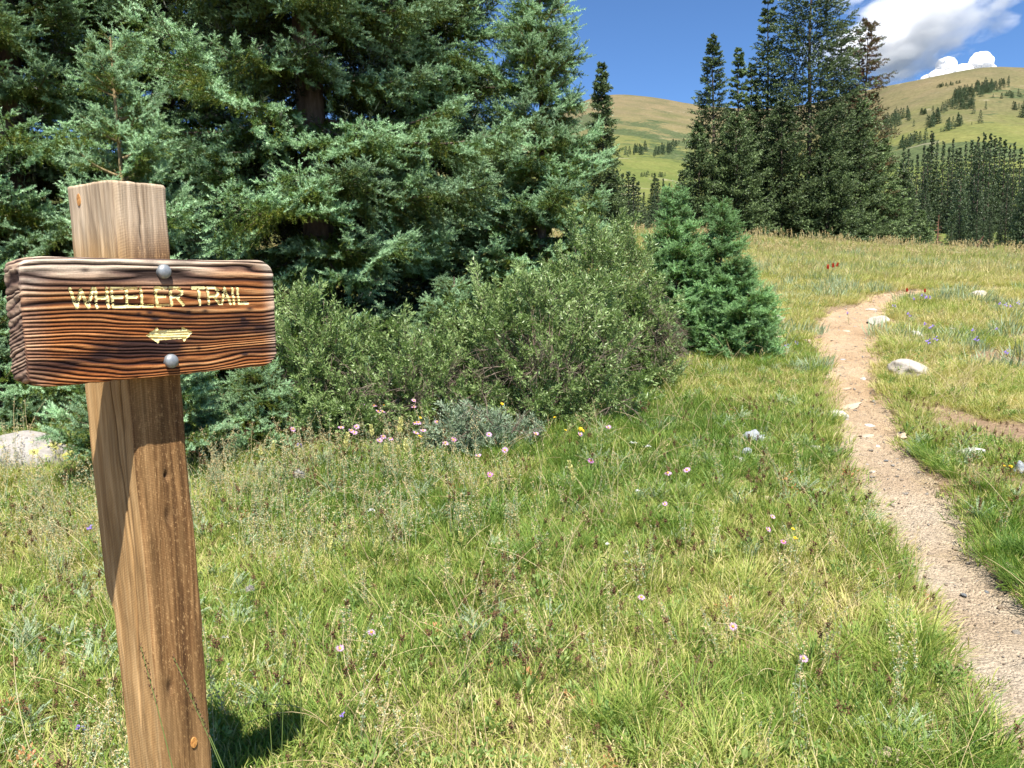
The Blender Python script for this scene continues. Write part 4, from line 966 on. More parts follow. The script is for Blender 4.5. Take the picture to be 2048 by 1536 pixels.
def mid_tree(px, dep, H, Lm, seed, lab, mt=None, group=None, nwh=46, per=8, nsh=16, pw=0.85, name='spruce_tree', rag=.25, r0=None):
    mt = mt or (M_NEEDLE_D, 15, 0.085); p = at(px, dep); o = empty(name, tuple(p), label=lab, cat='tree', group=group)
    mk_obj('trunk', trunk_mesh(H, r0 or 0.008 * H + .02, M_BARK, 6, 0.03), o)
    mk_obj('crown', mid_crown(H, Lm, seed, nwh, per, int(nsh * 2.3), mt, pw=pw, ragged=rag, width=.036, sl=.22, mmin=12), o, kind='stuff'); return o

mid_tree(1424, 36, 9.35, 1.75, 31, 'narrow pointed dark spruce at the left of the tall clump on the crest', nwh=50, pw=.8, nsh=13)
mid_tree(1474, 37.5, 9.6, 1.35, 32, 'spruce with a thin spire just right of the narrow pointed one', nwh=44, nsh=11)
mid_tree(1500, 38.5, 9.4, 1.3, 33, 'twin thin topped spruce half hidden before the tallest tree', nwh=40, nsh=11)
mid_tree(1530, 38.5, 12.6, 1.25, 34, 'tall thin spruce spire touching the left side of the tallest tree', nwh=54, nsh=10, pw=.6)
mid_tree(1612, 37, 14.6, 3.7, 35, 'tallest and broadest dark spruce in the middle of the clump on the crest', nwh=58, nsh=27, per=11, pw=.66)
mid_tree(1672, 39.5, 12.0, 2.2, 36, 'broad dark spruce right behind the tallest one', nwh=46, nsh=16, pw=.7)
mid_tree(1722, 38, 11.4, 1.55, 37, 'ragged spruce with a browned top at the right of the clump', (M_NEEDLE_B, 13, 0.11), nwh=46, nsh=10, pw=.45, rag=.45)
mid_tree(1716, 37, 7.4, 1.9, 38, 'full green spruce standing in front of the browned spire', nwh=36, nsh=18, pw=.7)
mid_tree(1762, 37.5, 5.8, 1.5, 39, 'shorter dark spruce at the right foot of the clump', nwh=30, nsh=14, pw=.7)
mid_tree(1800, 38.5, 4.9, 1.25, 40, 'small spruce one step right of the shorter dark spruce', nwh=26, nsh=12, pw=.75)
mid_tree(1838, 40, 3.6, 0.95, 41, 'lowest spruce at the far right end of the clump', nwh=22, nsh=12)
mid_tree(1396, 35, 5.1, 1.25, 42, 'bushy low spruce at the left foot of the clump', nwh=28, nsh=16, pw=.65)
mid_tree(1470, 35, 5.6, 1.9, 43, 'bushy spruce filling the lower front of the clump', nwh=30, nsh=20, pw=.6)
mid_tree(1560, 35.5, 6.4, 1.9, 44, 'dense young spruce under the boughs of the tallest tree', nwh=32, nsh=20, pw=.6)
mid_tree(1652, 35.5, 5.2, 1.8, 45, 'dense low spruce at the right foot of the tallest tree', nwh=28, nsh=20, pw=.6)
mid_tree(1208, 27, 5.75, 0.80, 46, 'lone slim spruce with a thin brownish top beside the big left trees', (M_NEEDLE_D, 13, 0.08), nwh=40, nsh=10, pw=.8, rag=.4)

# distant forests
FM = []
for k in range(6):
    FM.append(mid_crown(1.0, 0.15 + 0.03 * (k % 3), 200 + k, 34, 8, 14, (M_NEEDLE_F, 5, 0.019), width=0.012, sl=0.022, pw=1.15, ragged=.3, z0=0.02))
HM = []
for k in range(4):
    HM.append(mid_crown(1.0, 0.15 + 0.04 * (k % 2), 230 + k, 16, 6, 5, (M_NEEDLE_H, 4, 0.05), width=0.028, sl=0.06, pw=.8, ragged=.35, z0=0.02))
tk_me = trunk_mesh(1.0, 0.012, M_BARK, 5, 0.0, 0.0, r1=.002)
rf = np.random.default_rng(77)
def far_tree(name, p, H, label, group, lib, wid=1.0, tr_=True):
    o = empty(name, (p[0], p[1], p[2] - 0.02 * H), rf.random() * 6.28, label=label, cat='tree', group=group)
    o.scale = (H * wid, H * wid, H)
    if tr_: mk_obj('trunk', tk_me, o)
    mk_obj('crown', lib[rf.integers(len(lib))], o, kind='stuff'); return o
def far_at(px, d):
    X = d * (px - 1024) / F; z = float(far_z(X, d)); P = np.array([X, d, z]) - EYE; xx = 1024 + F * (P @ ri) / (P @ fw); X += (px - xx) * d / F; return np.array([X, d, float(far_z(X, d))])
def h_for(px, ytop_, d, z0): return max(1.0, 1.5 + d * (hor(px) - ytop_) / F * 1.0 - z0)
back_row = [(1803, 297), (1812, 303), (1830, 314), (1843, 297), (1858, 272), (1869, 290), (1881, 289), (1900, 285), (1914, 300), (1926, 292), (1937, 286), (1950, 280), (1961, 273), (1973, 274), (1983, 281), (1993, 281), (2002, 286), (2013, 296), (2021, 290), (2035, 301), (2047, 308), (2062, 300), (2080, 290), (1790, 330), (1820, 325), (1851, 300), (1892, 300), (1908, 305), (1944, 296), (1967, 292)]
for px, yt in back_row:
    d = rf.uniform(125, 150); p = far_at(px, d); far_tree('spruce_tree', p, h_for(px, yt, d, p[2]), 'tall dark spruce of the far forest edge at the foot of the right hill', 'back row of the forest below the right hill', FM, rf.uniform(.6, 1.0))
for k in range(56):
    px = rf.uniform(1775, 2110); d = rf.uniform(75, 118); yt = rf.uniform(315, 465) - (0 if px < 1900 else 10); 
    if 1880 < px < 1915 and rf.random() < .6: continue
    zone = 'right beside the tall clump' if px < 1850 else 'around the upright dead tree' if px < 1900 else 'above the leaning dead trunk' if px < 1965 else 'towards the right edge' if px < 2030 else 'at the very right edge'
    p = far_at(px, d); far_tree('spruce_tree', p, h_for(px, yt, d, p[2]), 'dark front row forest spruce ' + zone, 'front forest trees ' + zone, FM, rf.uniform(.6, 1.25))
# trees of the gap in the middle
for px, yt, d, w in [(1236, 345, 70, 1.3), (1246, 352, 72, 1.2), (1258, 347, 70, 1.4), (1268, 356, 68, 1.3), (1277, 366, 72, 1.2), (1224, 356, 66, 1.4), (1216, 372, 60, 1.5), (1240, 385, 60, 1.6), (1258, 390, 62, 1.5)]:
    p = far_at(px, d); far_tree('spruce_tree', p, h_for(px, yt, d, p[2]), 'dark spruce in the tight grove right behind the lone slim spruce', 'grove behind the slim spruce', FM, w)
for px, yt, d, w in [(1310, 352, 150, 1.3), (1316, 362, 148, 1.3), (1304, 372, 150, 1.4), (1327, 362, 120, .8), (1339, 370, 118, .8), (1308, 392, 110, 1), (1318, 398, 112, .9), (1330, 392, 108, .9), (1340, 400, 106, 1), (1322, 410, 95, 1), (1334, 412, 92, 1.1), (1346, 405, 96, 1), (1288, 388, 120, 1.0), (1290, 420, 92, .9), (1298, 425, 90, .9), (1310, 418, 88, 1), (1269, 425, 90, .8), (1264, 432, 88, .8),
                      (1360, 352, 100, 1), (1366, 358, 98, 1), (1372, 372, 90, 1.2), (1354, 380, 96, 1.1), (1362, 392, 86, 1.2), (1376, 395, 84, 1.2), (1350, 418, 84, 1.1), (1384, 405, 80, 1.2)]:
    p = far_at(px, d); far_tree('spruce_tree', p, h_for(px, yt, d, p[2]), 'small dark spruce in the gap between the slim spruce and the tall clump', 'trees in the gap below the peak', FM, w * 1.15)
# dead reddish trees
def snag(px, dep, H, lean, seed, lab, fn=far_at):
    p = fn(px, dep); rg = np.random.default_rng(seed); A = Acc(); z = np.linspace(0, H, 12); A.add(*tube(np.stack([np.tan(lean) * z, 0 * z, z], 1), 0.055 * (1 - z / H) + 0.015, 5), (.5, .5, 0), 0)
    for k in range(34):
        t = rg.uniform(.15, .98); zz_ = t * H; a = rg.random() * 6.28; l = (0.10 + 0.5 * (1 - t)) * rg.uniform(.5, 1.2); b = np.array([math.tan(lean) * zz_, 0, zz_])
        A.add(*tube(np.array([b, b + [l * math.cos(a), l * math.sin(a), -0.15 * l]]), [0.03, .012], 3), (.5, .5, 0), 0)
    o = empty('dead_tree', tuple(p), label=lab, cat='dead tree'); mk_obj('trunk', A.mesh('trunk', M_SNAG), o)
M_SNAG = m_bark('reddish dead wood', (0.13, 0.06, 0.04), (0.30, 0.16, 0.11), 6)
snag(1350, 60, h_for(1350, 385, 60, far_at(1350, 60)[2]), 0.0, 1, 'thin reddish dead spruce standing just above the young green spruces')
snag(1872, 62, h_for(1872, 432, 62, far_at(1872, 62)[2]), 0.03, 2, 'upright reddish dead tree at the edge of the right forest')
snag(1935, 52, h_for(1935, 474, 52, far_at(1935, 52)[2]), 0.50, 3, 'reddish dead trunk leaning right above the crest')
# hillside conifers: (x0, y0, x1, y1, spread, count, height px, label, group)
HILL = [(1766, 250, 1818, 232, 9, 26, 20, 'small conifer in the left clump on the right hill', 'left clump on the right hill'),
        (1752, 278, 1790, 262, 8, 12, 15, 'small conifer low on the left side of the right hill', 'low clump on the left of the right hill'),
        (1797, 293, 1858, 276, 5, 22, 20, 'conifer of the slanting row above the forest tops', 'slanting row above the forest'),
        (1856, 250, 1882, 240, 6, 10, 24, 'conifer in the dark knot near the middle of the right hill', 'dark knot in the middle of the right hill'),
        (1892, 260, 1922, 244, 6, 13, 19, 'conifer in the knot below the long thicket on the right hill', 'knot below the long thicket'),
        (1832, 226, 1868, 218, 3, 8, 10, 'tiny conifer in the line near the middle of the right hill', 'tiny line on the right hill'),
        (1880, 215, 1950, 206, 9, 34, 16, 'conifer at the lower edge of the long thicket on the right hill', 'lower edge of the long thicket'),
        (1908, 196, 1990, 172, 8, 75, 14, 'stunted conifer of the long thicket high on the right hill', 'long thicket high on the right hill'),
        (1960, 186, 2022, 170, 7, 40, 13, 'stunted conifer at the upper end of the long thicket near the summit', 'upper end of the long thicket'),
        (1985, 196, 2060, 190, 4, 12, 9, 'stunted conifer in the short belt at the right edge of the hill', 'short belt at the right edge'),
        (2022, 220, 2052, 216, 3, 5, 14, 'dark conifer near the right edge halfway up the hill', 'right edge conifers'),
        (2036, 236, 2070, 232, 3, 6, 20, 'dark conifer at the right edge below the halfway ones', 'lower right edge conifers'),
        (1877, 170, 1918, 163, 2, 20, 6, 'stunted conifer in the low belt on the skyline of the right hill', 'skyline belt'),
        (1247, 313, 1290, 303, 5, 22, 15, 'small conifer in the left clump on the slope below the peak', 'left clump below the peak'),
        (1305, 312, 1352, 298, 5, 26, 16, 'small conifer in the right clump on the slope below the peak', 'right clump below the peak'),
        (1348, 292, 1368, 284, 3, 6, 9, 'small conifer in the uppermost clump below the peak', 'uppermost clump below the peak'),
        (1282, 353, 1332, 352, 2, 10, 9, 'small conifer in the thin row on the pale meadow below the peak', 'thin row on the pale meadow')]
for x0, y0, x1, y1, sp_, cnt, hp, lab, grp in HILL:
    for k in range(cnt):
        t = rf.random(); px = x0 + (x1 - x0) * t + rf.normal(0, 2); py = y0 + (y1 - y0) * t + rf.uniform(-sp_, sp_); p = far_hit(px, py); H = hp * rf.uniform(.7, 1.2) * p[1] / F
        zn = '' if cnt <= 30 else ' left part' if t < .34 else ' middle part' if t < .67 else ' right part'
        far_tree('conifer', p, H, (lab.replace('conifer', 'conifer, ' + zn.strip() + ',') if zn else lab), grp + zn, HM, rf.uniform(1.0, 1.9) * (1.5 if hp < 13 else 1), tr_=False)
for px, py, hp, lab in [(1961, 246, 25, 'lone pointed conifer on the bright green slope of the right hill'), (1828, 249, 13, 'lone small conifer between two clumps of the right hill'), (1793, 219, 10, 'round little conifer alone on the tan upper slope'), (1766, 226, 7, 'tiny conifer alone near the left skyline of the right hill'), (1948, 226, 21, 'single conifer hanging under the long thicket'), (1972, 218, 15, 'conifer beside the one under the long thicket'), (1944, 249, 6, 'tiny conifer left of the lone pointed one'), (1882, 262, 8, 'tiny conifer left of the knot below the thicket'), (1866, 276, 14, 'conifer at the right end of the slanting row')]:
    p = far_hit(px, py); far_tree('conifer', p, hp * p[1] / F, lab, None, HM, 1.2, tr_=False)

# ------------------------------------------------------------------ willows
def wbranch(L, rng, ml=M_WILLOW, dens=1.25, lw=0.0125, ll=0.042):
    A = Acc(); s = np.linspace(0, 1, 7); ax = np.stack([s * L, 0.03 * np.sin(s * 4 + rng.random() * 6), 0.10 * L * s ** 2], 1)
    A.add(*tube(ax, np.linspace(0.0028, 0.0010, 7), 3), (.5, 0, 0), 1); P, D = [], []
    def along(a, b, n):
        for q in range(n):
            t = (q + rng.random()) / n; p = a + (b - a) * t; d = (b - a) / np.linalg.norm(b - a); s_ = rng.normal(0, 1, 3); s_ -= d * (s_ @ d); s_ /= np.linalg.norm(s_) + 1e-9
            P.append(p); D.append(d * rng.uniform(.5, 1.2) + s_ * .8)
        P.append(b); D.append(b - a)
    for k in range(6): along(ax[k], ax[k + 1], int(4 * dens))
    for q in range(int(9 * dens)):
        t = rng.uniform(.12, .92); a = np.array([np.interp(t, s, ax[:, k]) for k in range(3)]); th = rng.uniform(.4, .9); ph = rng.random() * 6.28; l = L * rng.uniform(.2, .42) * (1.2 - t * .6)
        b = a + l * np.array([math.cos(th), math.sin(th) * math.cos(ph), math.sin(th) * math.sin(ph) + .2]); A.add(*tube(np.array([a, b]), [.0013, .0008], 3), (.5, 0, 0), 1); along(a, b, int(8 * dens))
    P = np.array(P); D = np.array(D); A.add(*leaves(P, D, rng.uniform(ll * .6, ll * 1.15, len(P)), lw, rng, 0.06), 0)
    return A.mesh('branch', [ml, M_TWIG])
WB = [wbranch(0.34, rb) for _ in range(6)]; WG = [wbranch(0.26, rb, M_WILLOWG, 1.1, .008, .034) for _ in range(3)]
BARE = []
for _ in range(3):
    A = Acc()
    def tw(a, d, l, r, k):
        b = a + d * l; A.add(*tube(np.array([a, (a + b) / 2 + rb.normal(0, .03 * l, 3), b]), [r, r * .8, r * .55], 4), (.5, 0, 0), 0)
        if k:
            for q in range(3): dd = d + rb.normal(0, .45, 3); tw(a + (b - a) * rb.uniform(.4, 1), dd / np.linalg.norm(dd), l * .62, r * .6, k - 1)
    tw(np.zeros(3), np.array([1.0, 0, 0.1]), .28, .005, 3); BARE.append(A.mesh('bare_twig', [M_TWIG]))
def willow(px, dep, rx, ry, H, n, seed, label, lib=WB, nb_=14, skirt=0.12, face=True, twlo=0.0):
    rg = np.random.default_rng(seed); p = at(px, dep); o = empty('willow_bush', tuple(p), label=label, cat='bush')
    A = Acc(); tips = []
    for k in range(nb_ * 2):
        a = rg.random() * 6.28; r = rg.uniform(.1, .85); h = H * rg.uniform(.5, .92) * math.sqrt(max(.1, 1 - r * r * .6)); e = np.array([rx * r * math.cos(a), ry * r * math.sin(a), h]); m = e * [.45, .45, .5] + rg.normal(0, .04, 3)
        b0 = np.array([rx * .25 * math.cos(a) * rg.random(), ry * .25 * math.sin(a) * rg.random(), -.04]); t = np.linspace(0, 1, 6)[:, None]
        A.add(*tube((1 - t) ** 2 * b0 + 2 * t * (1 - t) * m + t ** 2 * e, np.linspace(.012, .003, 6), 5), (.5, 0, 0), 0)
    mk_obj('stems', A.mesh('stems', [M_TWIG]), o, kind='stuff')
    for k in range(n):
        d = rdir(1, rg, -0.12, 1.0)[0]
        if face and d[1] > 0.35 and rg.random() < .75: d[1] *= -1
        s = rg.uniform(.62, 1.0) ** .6 if rg.random() < .8 else rg.uniform(.3, .8)
        lump = 0.86 + 0.26 * vnoise(d[0] * 3 + seed, d[2] * 3 + d[1], 95)
        q = np.array([d[0] * rx, d[1] * ry, skirt + (H - skirt) * abs(d[2]) ** .85]) * s * lump - np.array([0, 0, .08])
        q[2] = max(q[2], 0.03); dd = np.array([d[0] * .7, d[1] * .7, .55 + .5 * d[2]]) + rg.normal(0, .30, 3); dd /= np.linalg.norm(dd)
        b = mk_obj('branch', lib[rg.integers(len(lib))], o); b.matrix_local = Matrix.LocRotScale(Vector(q - dd * .17), Vector(dd).to_track_quat('X', 'Z') @ Matrix.Rotation(rg.random() * 6.28, 3, 'X').to_quaternion(), Vector((1, 1, 1)) * rg.uniform(.7, 1.15))
    for k in range(int(nb_ * (1 + twlo))):
        a = rg.uniform(-math.pi, 0); r = rg.uniform(.45, .95); q = np.array([rx * r * math.cos(a), ry * r * math.sin(a), rg.uniform(.05, .45 * H)]); dd = np.array([math.cos(a), math.sin(a) * .6, rg.uniform(.1, 1.0)]); dd /= np.linalg.norm(dd)
        b = mk_obj('bare_twig', BARE[rg.integers(3)], o); b.matrix_local = Matrix.LocRotScale(Vector(q - dd * .12), Vector(dd).to_track_quat('X', 'Z'), Vector((1, 1, 1)) * rg.uniform(.6, 1.2))
    return o
willow(1085, 7.0, 0.86, .62, 1.30, 285, 51, 'dense willow bush in the middle front of the thicket', twlo=1.8)
willow(1212, 8.1, .66, .7, 1.72, 270, 52, 'taller pale topped willow behind, between the front willow and the young spruces', twlo=.5)
willow(975, 7.2, .50, .5, 1.18, 170, 53, 'willow whose top reaches into the low boughs of the broad spruce')
willow(812, 6.8, .62, .5, .92, 190, 54, 'low willow with bare twigs under the dark hollow of the broad spruce', twlo=2.0)
willow(628, 6.7, .48, .42, 1.25, 180, 55, 'upright willow directly right of the sign board')
willow(1276, 8.0, .36, .45, 1.05, 130, 56, 'willow at the foot of the tallest young spruce', twlo=1.8)
willow(930, 6.1, .34, .28, .46, 90, 57, 'small silvery grey willow in front of the thicket', WG, 3)
willow(700, 6.45, .40, .3, .55, 90, 58, 'low willow sprawling beside the pale blue little spruce', nb_=5)
willow(1010, 6.2, .26, .22, .34, 40, 59, 'smallest silvery willow at the right of the other grey one', WG, 2)

# ------------------------------------------------------------------ ground cover
cover('turf_grass', turf, 9500, 1.7, 8.5, 1, nb, 'short mixed turf covering the meadow near the sign', tint=dryness)
cover('turf_grass_mid', turf, 14000, 8.3, 17, 2, nb, 'short turf covering the middle of the meadow', s0=1.1, s1=1.8, tint=dryness)
cover('fine_grass', fine, 6500, 1.7, 9.5, 3, lambda x, y: nb(x, y) * (0.35 + 0.65 * sstep(.4, .6, fbm(x * 1.3, y * 1.3, 121, 3))), 'fine upright grass through the turf', tint=dryness)
cover('fine_grass_mid', fine, 9000, 9, 18, 4, lambda x, y: nb(x, y) * .8, 'fine grass of the middle meadow', s0=1.0, s1=1.7, tint=dryness)
lk = lambda x, y: nb(x, y) * sstep(.52, .64, fbm(x * 1.0 + 7, y * 1.0, 131, 3)) * .8
cover('long_grass', longg, 1500, 1.7, 9, 5, lk, 'clumps of longer arching grass', tint=lambda x, y: dryness(x, y) - .18, s0=.6, s1=1.05)
# long grass hanging over the trail's edges
k = np.arange(0, len(TC), 2); rg = np.random.default_rng(6); ex = []
for q in k:
    for sd in (-1, 1):
        for _ in range(3):
            off_ = TC[q, 2] * rg.uniform(1.15, 1.5) + rg.uniform(0, .25); t_ = np.array([TC[min(q + 1, len(TC) - 1), 0] - TC[q - 1 if q else 0, 0], TC[min(q + 1, len(TC) - 1), 1] - TC[q - 1 if q else 0, 1]]); t_ /= np.linalg.norm(t_) + 1e-9
            nx, ny = -t_[1] * sd, t_[0] * sd; ex.append((TC[q, 0] + nx * off_, TC[q, 1] + ny * off_, math.atan2(-ny, -nx) + rg.normal(0, .6)))
ex = np.array(ex); keep_ = (rg.random(len(ex)) < np.where(ex[:, 1] < 6.5, .50, .28)) & (ex[:, 1] > 1.4) & (vnoise(ex[:, 0] * 2.2, ex[:, 1] * 2.2, 97) > .38); ex = ex[keep_]; m = len(ex)
sc_ = np.clip(rg.uniform(.30, .80, m), 0, 2)
scatter('trailside_grass', droop, np.stack([ex[:, 0], ex[:, 1], meadow_z(ex[:, 0], ex[:, 1])], 1), rg.integers(0, 2, m), np.stack([rg.normal(0, .1, m), rg.normal(0, .1, m), ex[:, 2]], 1), np.stack([sc_] * 3, 1), dryness(ex[:, 0], ex[:, 1]) - .18 + rg.normal(0, .12, m), 'thick grass leaning over the edges of the footpath')
cover('leafy_ground_cover', forbs, 1500, 1.8, 11, 7, lambda x, y: nb(x, y) * (.15 + .85 * sstep(.50, .62, fbm(x * .9, y * .9, 141, 3))), 'broad leaved herbs among the grass', s0=.25, s1=.65)
cover('low_herbs', smallf, 7000, 1.7, 13, 27, lambda x, y: nb(x, y) * (.45 + .55 * sstep(.42, .58, fbm(x * 1.1 + 5, y * 1.1, 143, 3))), 'small leaved herbs woven through the grass', s0=.6, s1=1.2)
cover('feathery_sage', sages, 2600, 1.8, 12, 8, lambda x, y: nb(x, y) * (sstep(.54, .64, fbm(x * .8 + 20, y * .8, 151, 3)) + .5 * sstep(-.6, -1.2, x) * (y < 6.5)), 'grey green feathery sage patches', s0=.6, s1=1.1)
redf = [acc_mesh('reddish_herb', [(*forb(26, 0.022, 0.009, (0.3, 1.5))[:3], M_REDL)])]
cover('reddish_herbs', redf, 900, 1.8, 12, 28, lambda x, y: nb(x, y) * sstep(.5, .62, fbm(x * 1.6 + 9, y * 1.6, 147, 3)), 'small reddening leaves scattered in the turf', s0=.6, s1=1.2)
cover('dry_litter', litter, 4200, 1.7, 12, 9, lambda x, y: .6 + 0 * x, 'pale dry grass litter between the tufts', tilt=.1, path_lim=1.05)
cover('straw_stems', straw, 1100, 1.7, 11, 10, lambda x, y: nb(x, y) * .8, 'dry straw stems lying across the grass', tilt=.3)
cover('scattered_stalks', budst, 260, 1.9, 5.5, 32, lambda x, y: nb(x, y) * .8 + 0 * x, 'thin budding stalks scattered over the near meadow', s0=.45, s1=.8)
cover('brown_seed_heads', seeds, 1300, 1.9, 6.5, 11, lambda x, y: nb(x, y) * (.25 + .75 * sstep(.5, .62, fbm(x * 1.4, y * 1.4, 161, 3))), 'dark brown sedge heads on thin stems', s0=.6, s1=1.05)
cover('budding_sage_stalks', budst, 800, 3.3, 6.3, 12, lambda x, y: np.clip(sstep(.2, -.6, x) * sstep(3.6, 4.6, y), 0, 1) * .8, 'tall sage stalks with pale buds in front of the spruces', s0=.6, s1=1.0)
cover('far_meadow_grass', fart, 16000, 16, 36, 13, lambda x, y: 1 + 0 * x, 'dry grass covering the rise below the trees', s0=.8, s1=1.4, tint=lambda x, y: np.clip(dryness(x, y) + .02, 0, 1))
cover('far_meadow_sage', farf, 5200, 8, 34, 14, lambda x, y: sstep(.42, .58, fbm(x * .45, y * .45, 171, 3)), 'grey green herbs on the far part of the meadow', s0=.7, s1=1.2)
cover('crest_grass_heads', spikes, 1000, 23, 34.5, 15, lambda x, y: .9 + 0 * x, 'pale seeding grass standing along the crest', tall=lambda x, y: 1.0 + 0 * x)
cover('mid_grass_heads', spikes, 260, 11, 23, 16, lambda x, y: .6 + 0 * x, 'scattered pale grass heads in the middle meadow', s0=.4, s1=.8)

# ------------------------------------------------------------------ rocks
def ico(n=3):
    import bmesh
    b = bmesh.new(); bmesh.ops.create_icosphere(b, subdivisions=n, radius=1.0); V = np.array([v.co[:] for v in b.verts]); Fc = np.array([[v.index for v in f.verts] for f in b.faces]); b.free(); return V, Fc
ICO = {n: ico(n) for n in (1, 2, 4, 5)}
def rock_mesh(seed, sx, sy, sz, m, n=4, cuts=16, rough=.10, name='rock'):
    V, Fc = ICO[n]; V = V.copy(); rg = np.random.default_rng(seed)
    for k in range(cuts):
        d = rdir(1, rg, -1, 1)[0]; h = rg.uniform(.55, .88); t = V @ d - h; V -= np.clip(t, 0, None)[:, None] * d * .93
    o = rg.random(3) * 50
    f = np.array([mn.fractal(Vector(v * 1.7 + o), 1.0, 2.1, 5) for v in V]); V *= (1 + rough * 1.6 * f)[:, None]
    return mk_mesh(name, V * [sx, sy, sz], Fc, m, smooth=True)
def rock(px, py, wpx, asp, m, lab, seed, deep=.35, dep=1.0, rz=None, group=None, n=4, name='rock'):
    """px,py: middle of the visible stone, wpx its width in the photo, asp height over width"""
    p = hit(px, py + wpx * asp * .35, meadow_z); sx = wpx / F * (p[1]) / 2 * 1.05; sz = sx * asp * 1.55; rg = np.random.default_rng(seed)
    me = rock_mesh(seed, sx, sx * dep, sz, m, n); o = mk_obj(name, me, loc=(p[0], p[1] + sx * .2, p[2] + sz * (1 - 2 * deep) * .55), rot=(rg.normal(0, .06), rg.normal(0, .06), rg.uniform(-.3, .3) if rz is None else rz), label=lab, cat='rock', group=group)
    return o
ROCKS = [(1820, 741, 98, .33, M_ROCK, 'largest pale slab of rock in the grass right of the trail', .28), (1960, 592, 38, .50, M_ROCK, 'pale rock standing alone in the far grass right of the trail', .25),
         (1545, 641, 48, .42, M_ROCKD, 'streaked brown rock right beside the young green spruces', .3), (1549, 678, 42, .34, M_ROCKT, 'low tan rock below the streaked brown one', .4),
         (1613, 683, 22, .6, M_ROCKT, 'small tan rock at the left edge of the upper trail', .35), (1760, 641, 42, .42, M_ROCK, 'rock set in the right bank where the trail bends', .35),
         (1836, 670, 26, .8, M_ROCKW, 'small white rock among the purple flowers', .3), (1908, 661, 24, .5, M_ROCKW, 'flat white rock beside the bright green cushion', .3),
         (1674, 831, 46, .55, M_ROCKW, 'jagged white rock on the left edge of the trail', .25), (1510, 877, 46, .62, M_ROCKG, 'rounded blue grey rock in the grass left of the trail', .25),
         (1495, 907, 22, .8, M_ROCKG, 'small blue grey rock just below the rounded one', .3), (1481, 919, 30, .35, M_ROCKW, 'flat pale stone at the foot of the small blue grey rock', .3),
         (1628, 896, 26, .5, M_ROCKW, 'small white stone in the grass between the grey rock and the trail', .35), (1945, 907, 58, .38, M_ROCKW, 'long white rock in the bare patch right of the trail', .3),
         (1964, 891, 22, .45, M_ROCKW, 'small stone touching the top of the long white rock', .3), (1983, 900, 20, .5, M_ROCKT, 'small stone right of the long white rock', .3),
         (1574, 966, 24, .7, M_ROCK, 'little pale stone in a bare spot left of the trail', .3), (1528, 998, 30, .4, M_ROCKT, 'flat tan stone low in the grass left of the trail', .35),
         (2042, 940, 26, 1.2, M_ROCKG, 'grey rock cut by the right edge of the photo', .25), (1655, 756, 20, .55, M_ROCKT, 'tan stone bulging from the left bank of the trail', .35),
         (1785, 1524, 110, .36, M_ROCKT, 'flat brown rock at the bottom edge of the photo', .32), (2018, 1132, 34, .4, M_ROCKT, 'tan stone lying in the grass right of the lower trail', .35),
         (1808, 872, 34, .4, M_ROCKT, 'tan stone half buried at the right edge of the trail', .4), (1826, 900, 24, .4, M_ROCK, 'flat pale stone in the grass at the right edge of the trail', .4),
         (2012, 640, 30, .3, M_ROCKT, 'flat stone in the far grass near the right edge', .4), (1915, 510, 26, .4, M_ROCK, 'pale stone on the crest before the right forest', .3), (1985, 508, 22, .4, M_ROCK, 'second pale stone on the crest farther right', .3)]
for k, (px, py, w, a, m, lab, dp) in enumerate(ROCKS): rock(px, py, w, a, m, lab, 300 + k, dp)
pb = hit(48, 945, meadow_z)
mk_obj('boulder', rock_mesh(17, .36, .30, .21, M_BOULD, 5, 6, .03, 'boulder'), loc=(pb[0] - .05, pb[1] + .22, pb[2] + .06), rot=(.03, .08, .2), label='smooth grey boulder with yellow lichen at the left edge', cat='rock')
# stones bedded in the trail
TS_ = [(1704, 812, 60, .16, M_ROCKT, 'broad flat stone bedded across the trail above the white rock'), (1738, 852, 26, .35, M_ROCKW, 'white stone in the middle of the trail below the broad flat one'), (1733, 873, 34, .2, M_ROCKT, 'flat tan stone in the trail under the white one'),
       (1755, 893, 12, .7, M_ROCKW, 'little bright stone standing in the trail'), (1690, 664, 34, .2, M_ROCKT, 'flat stone in the trail at its widest part'), (1742, 619, 30, .2, M_ROCKW, 'pale step stone where the trail bends right'),
       (1727, 758, 14, .6, M_ROCKW, 'small white stone at the right edge of the trail'), (1660, 726, 14, .4, M_ROCKT, 'tiny stone on the left side of the upper trail'), (1664, 728, 22, .2, M_ROCKG, 'flat greyish stone on the left half of the trail'),
       (1692, 777, 34, .15, M_ROCKT, 'thin flat stone in the trail left of the middle'), (1745, 944, 18, .35, M_ROCK, 'small grey stone on the left side of the trail'), (1790, 893, 12, .5, M_ROCKT, 'tiny stone near the right edge of the trail'), (1685, 720, 20, .2, M_ROCKG, 'small bluish stone bedded in the upper trail')]
for k, (px, py, w, a, m, lab) in enumerate(TS_): rock(px, py, w, a, m, lab, 400 + k, .42, n=4, name='stone', dep=.8)
pebs = [rock_mesh(500 + k, 1, rf.uniform(.7, 1), rf.uniform(.45, .7), m, 2, 6, .05, 'pebble') for k, m in enumerate([M_ROCKT, M_ROCK, M_ROCKW, M_ROCKT, M_ROCKG])]
rg = np.random.default_rng(9); n = 7000; q = rg.integers(0, len(TC), n); u = rg.uniform(-1.1, 1.1, n); t_ = np.gradient(TC[:, :2], axis=0); t_ /= np.linalg.norm(t_, axis=1)[:, None]
x = TC[q, 0] - t_[q, 1] * u * TC[q, 2] + rg.normal(0, .02, n); y = TC[q, 1] + t_[q, 0] * u * TC[q, 2] + rg.normal(0, .02, n); s_ = np.clip(0.0028 * (1 + rg.pareto(2.4, n)), .002, .019); idx = rg.choice(5, n, p=[.42, .24, .1, .2, .04])
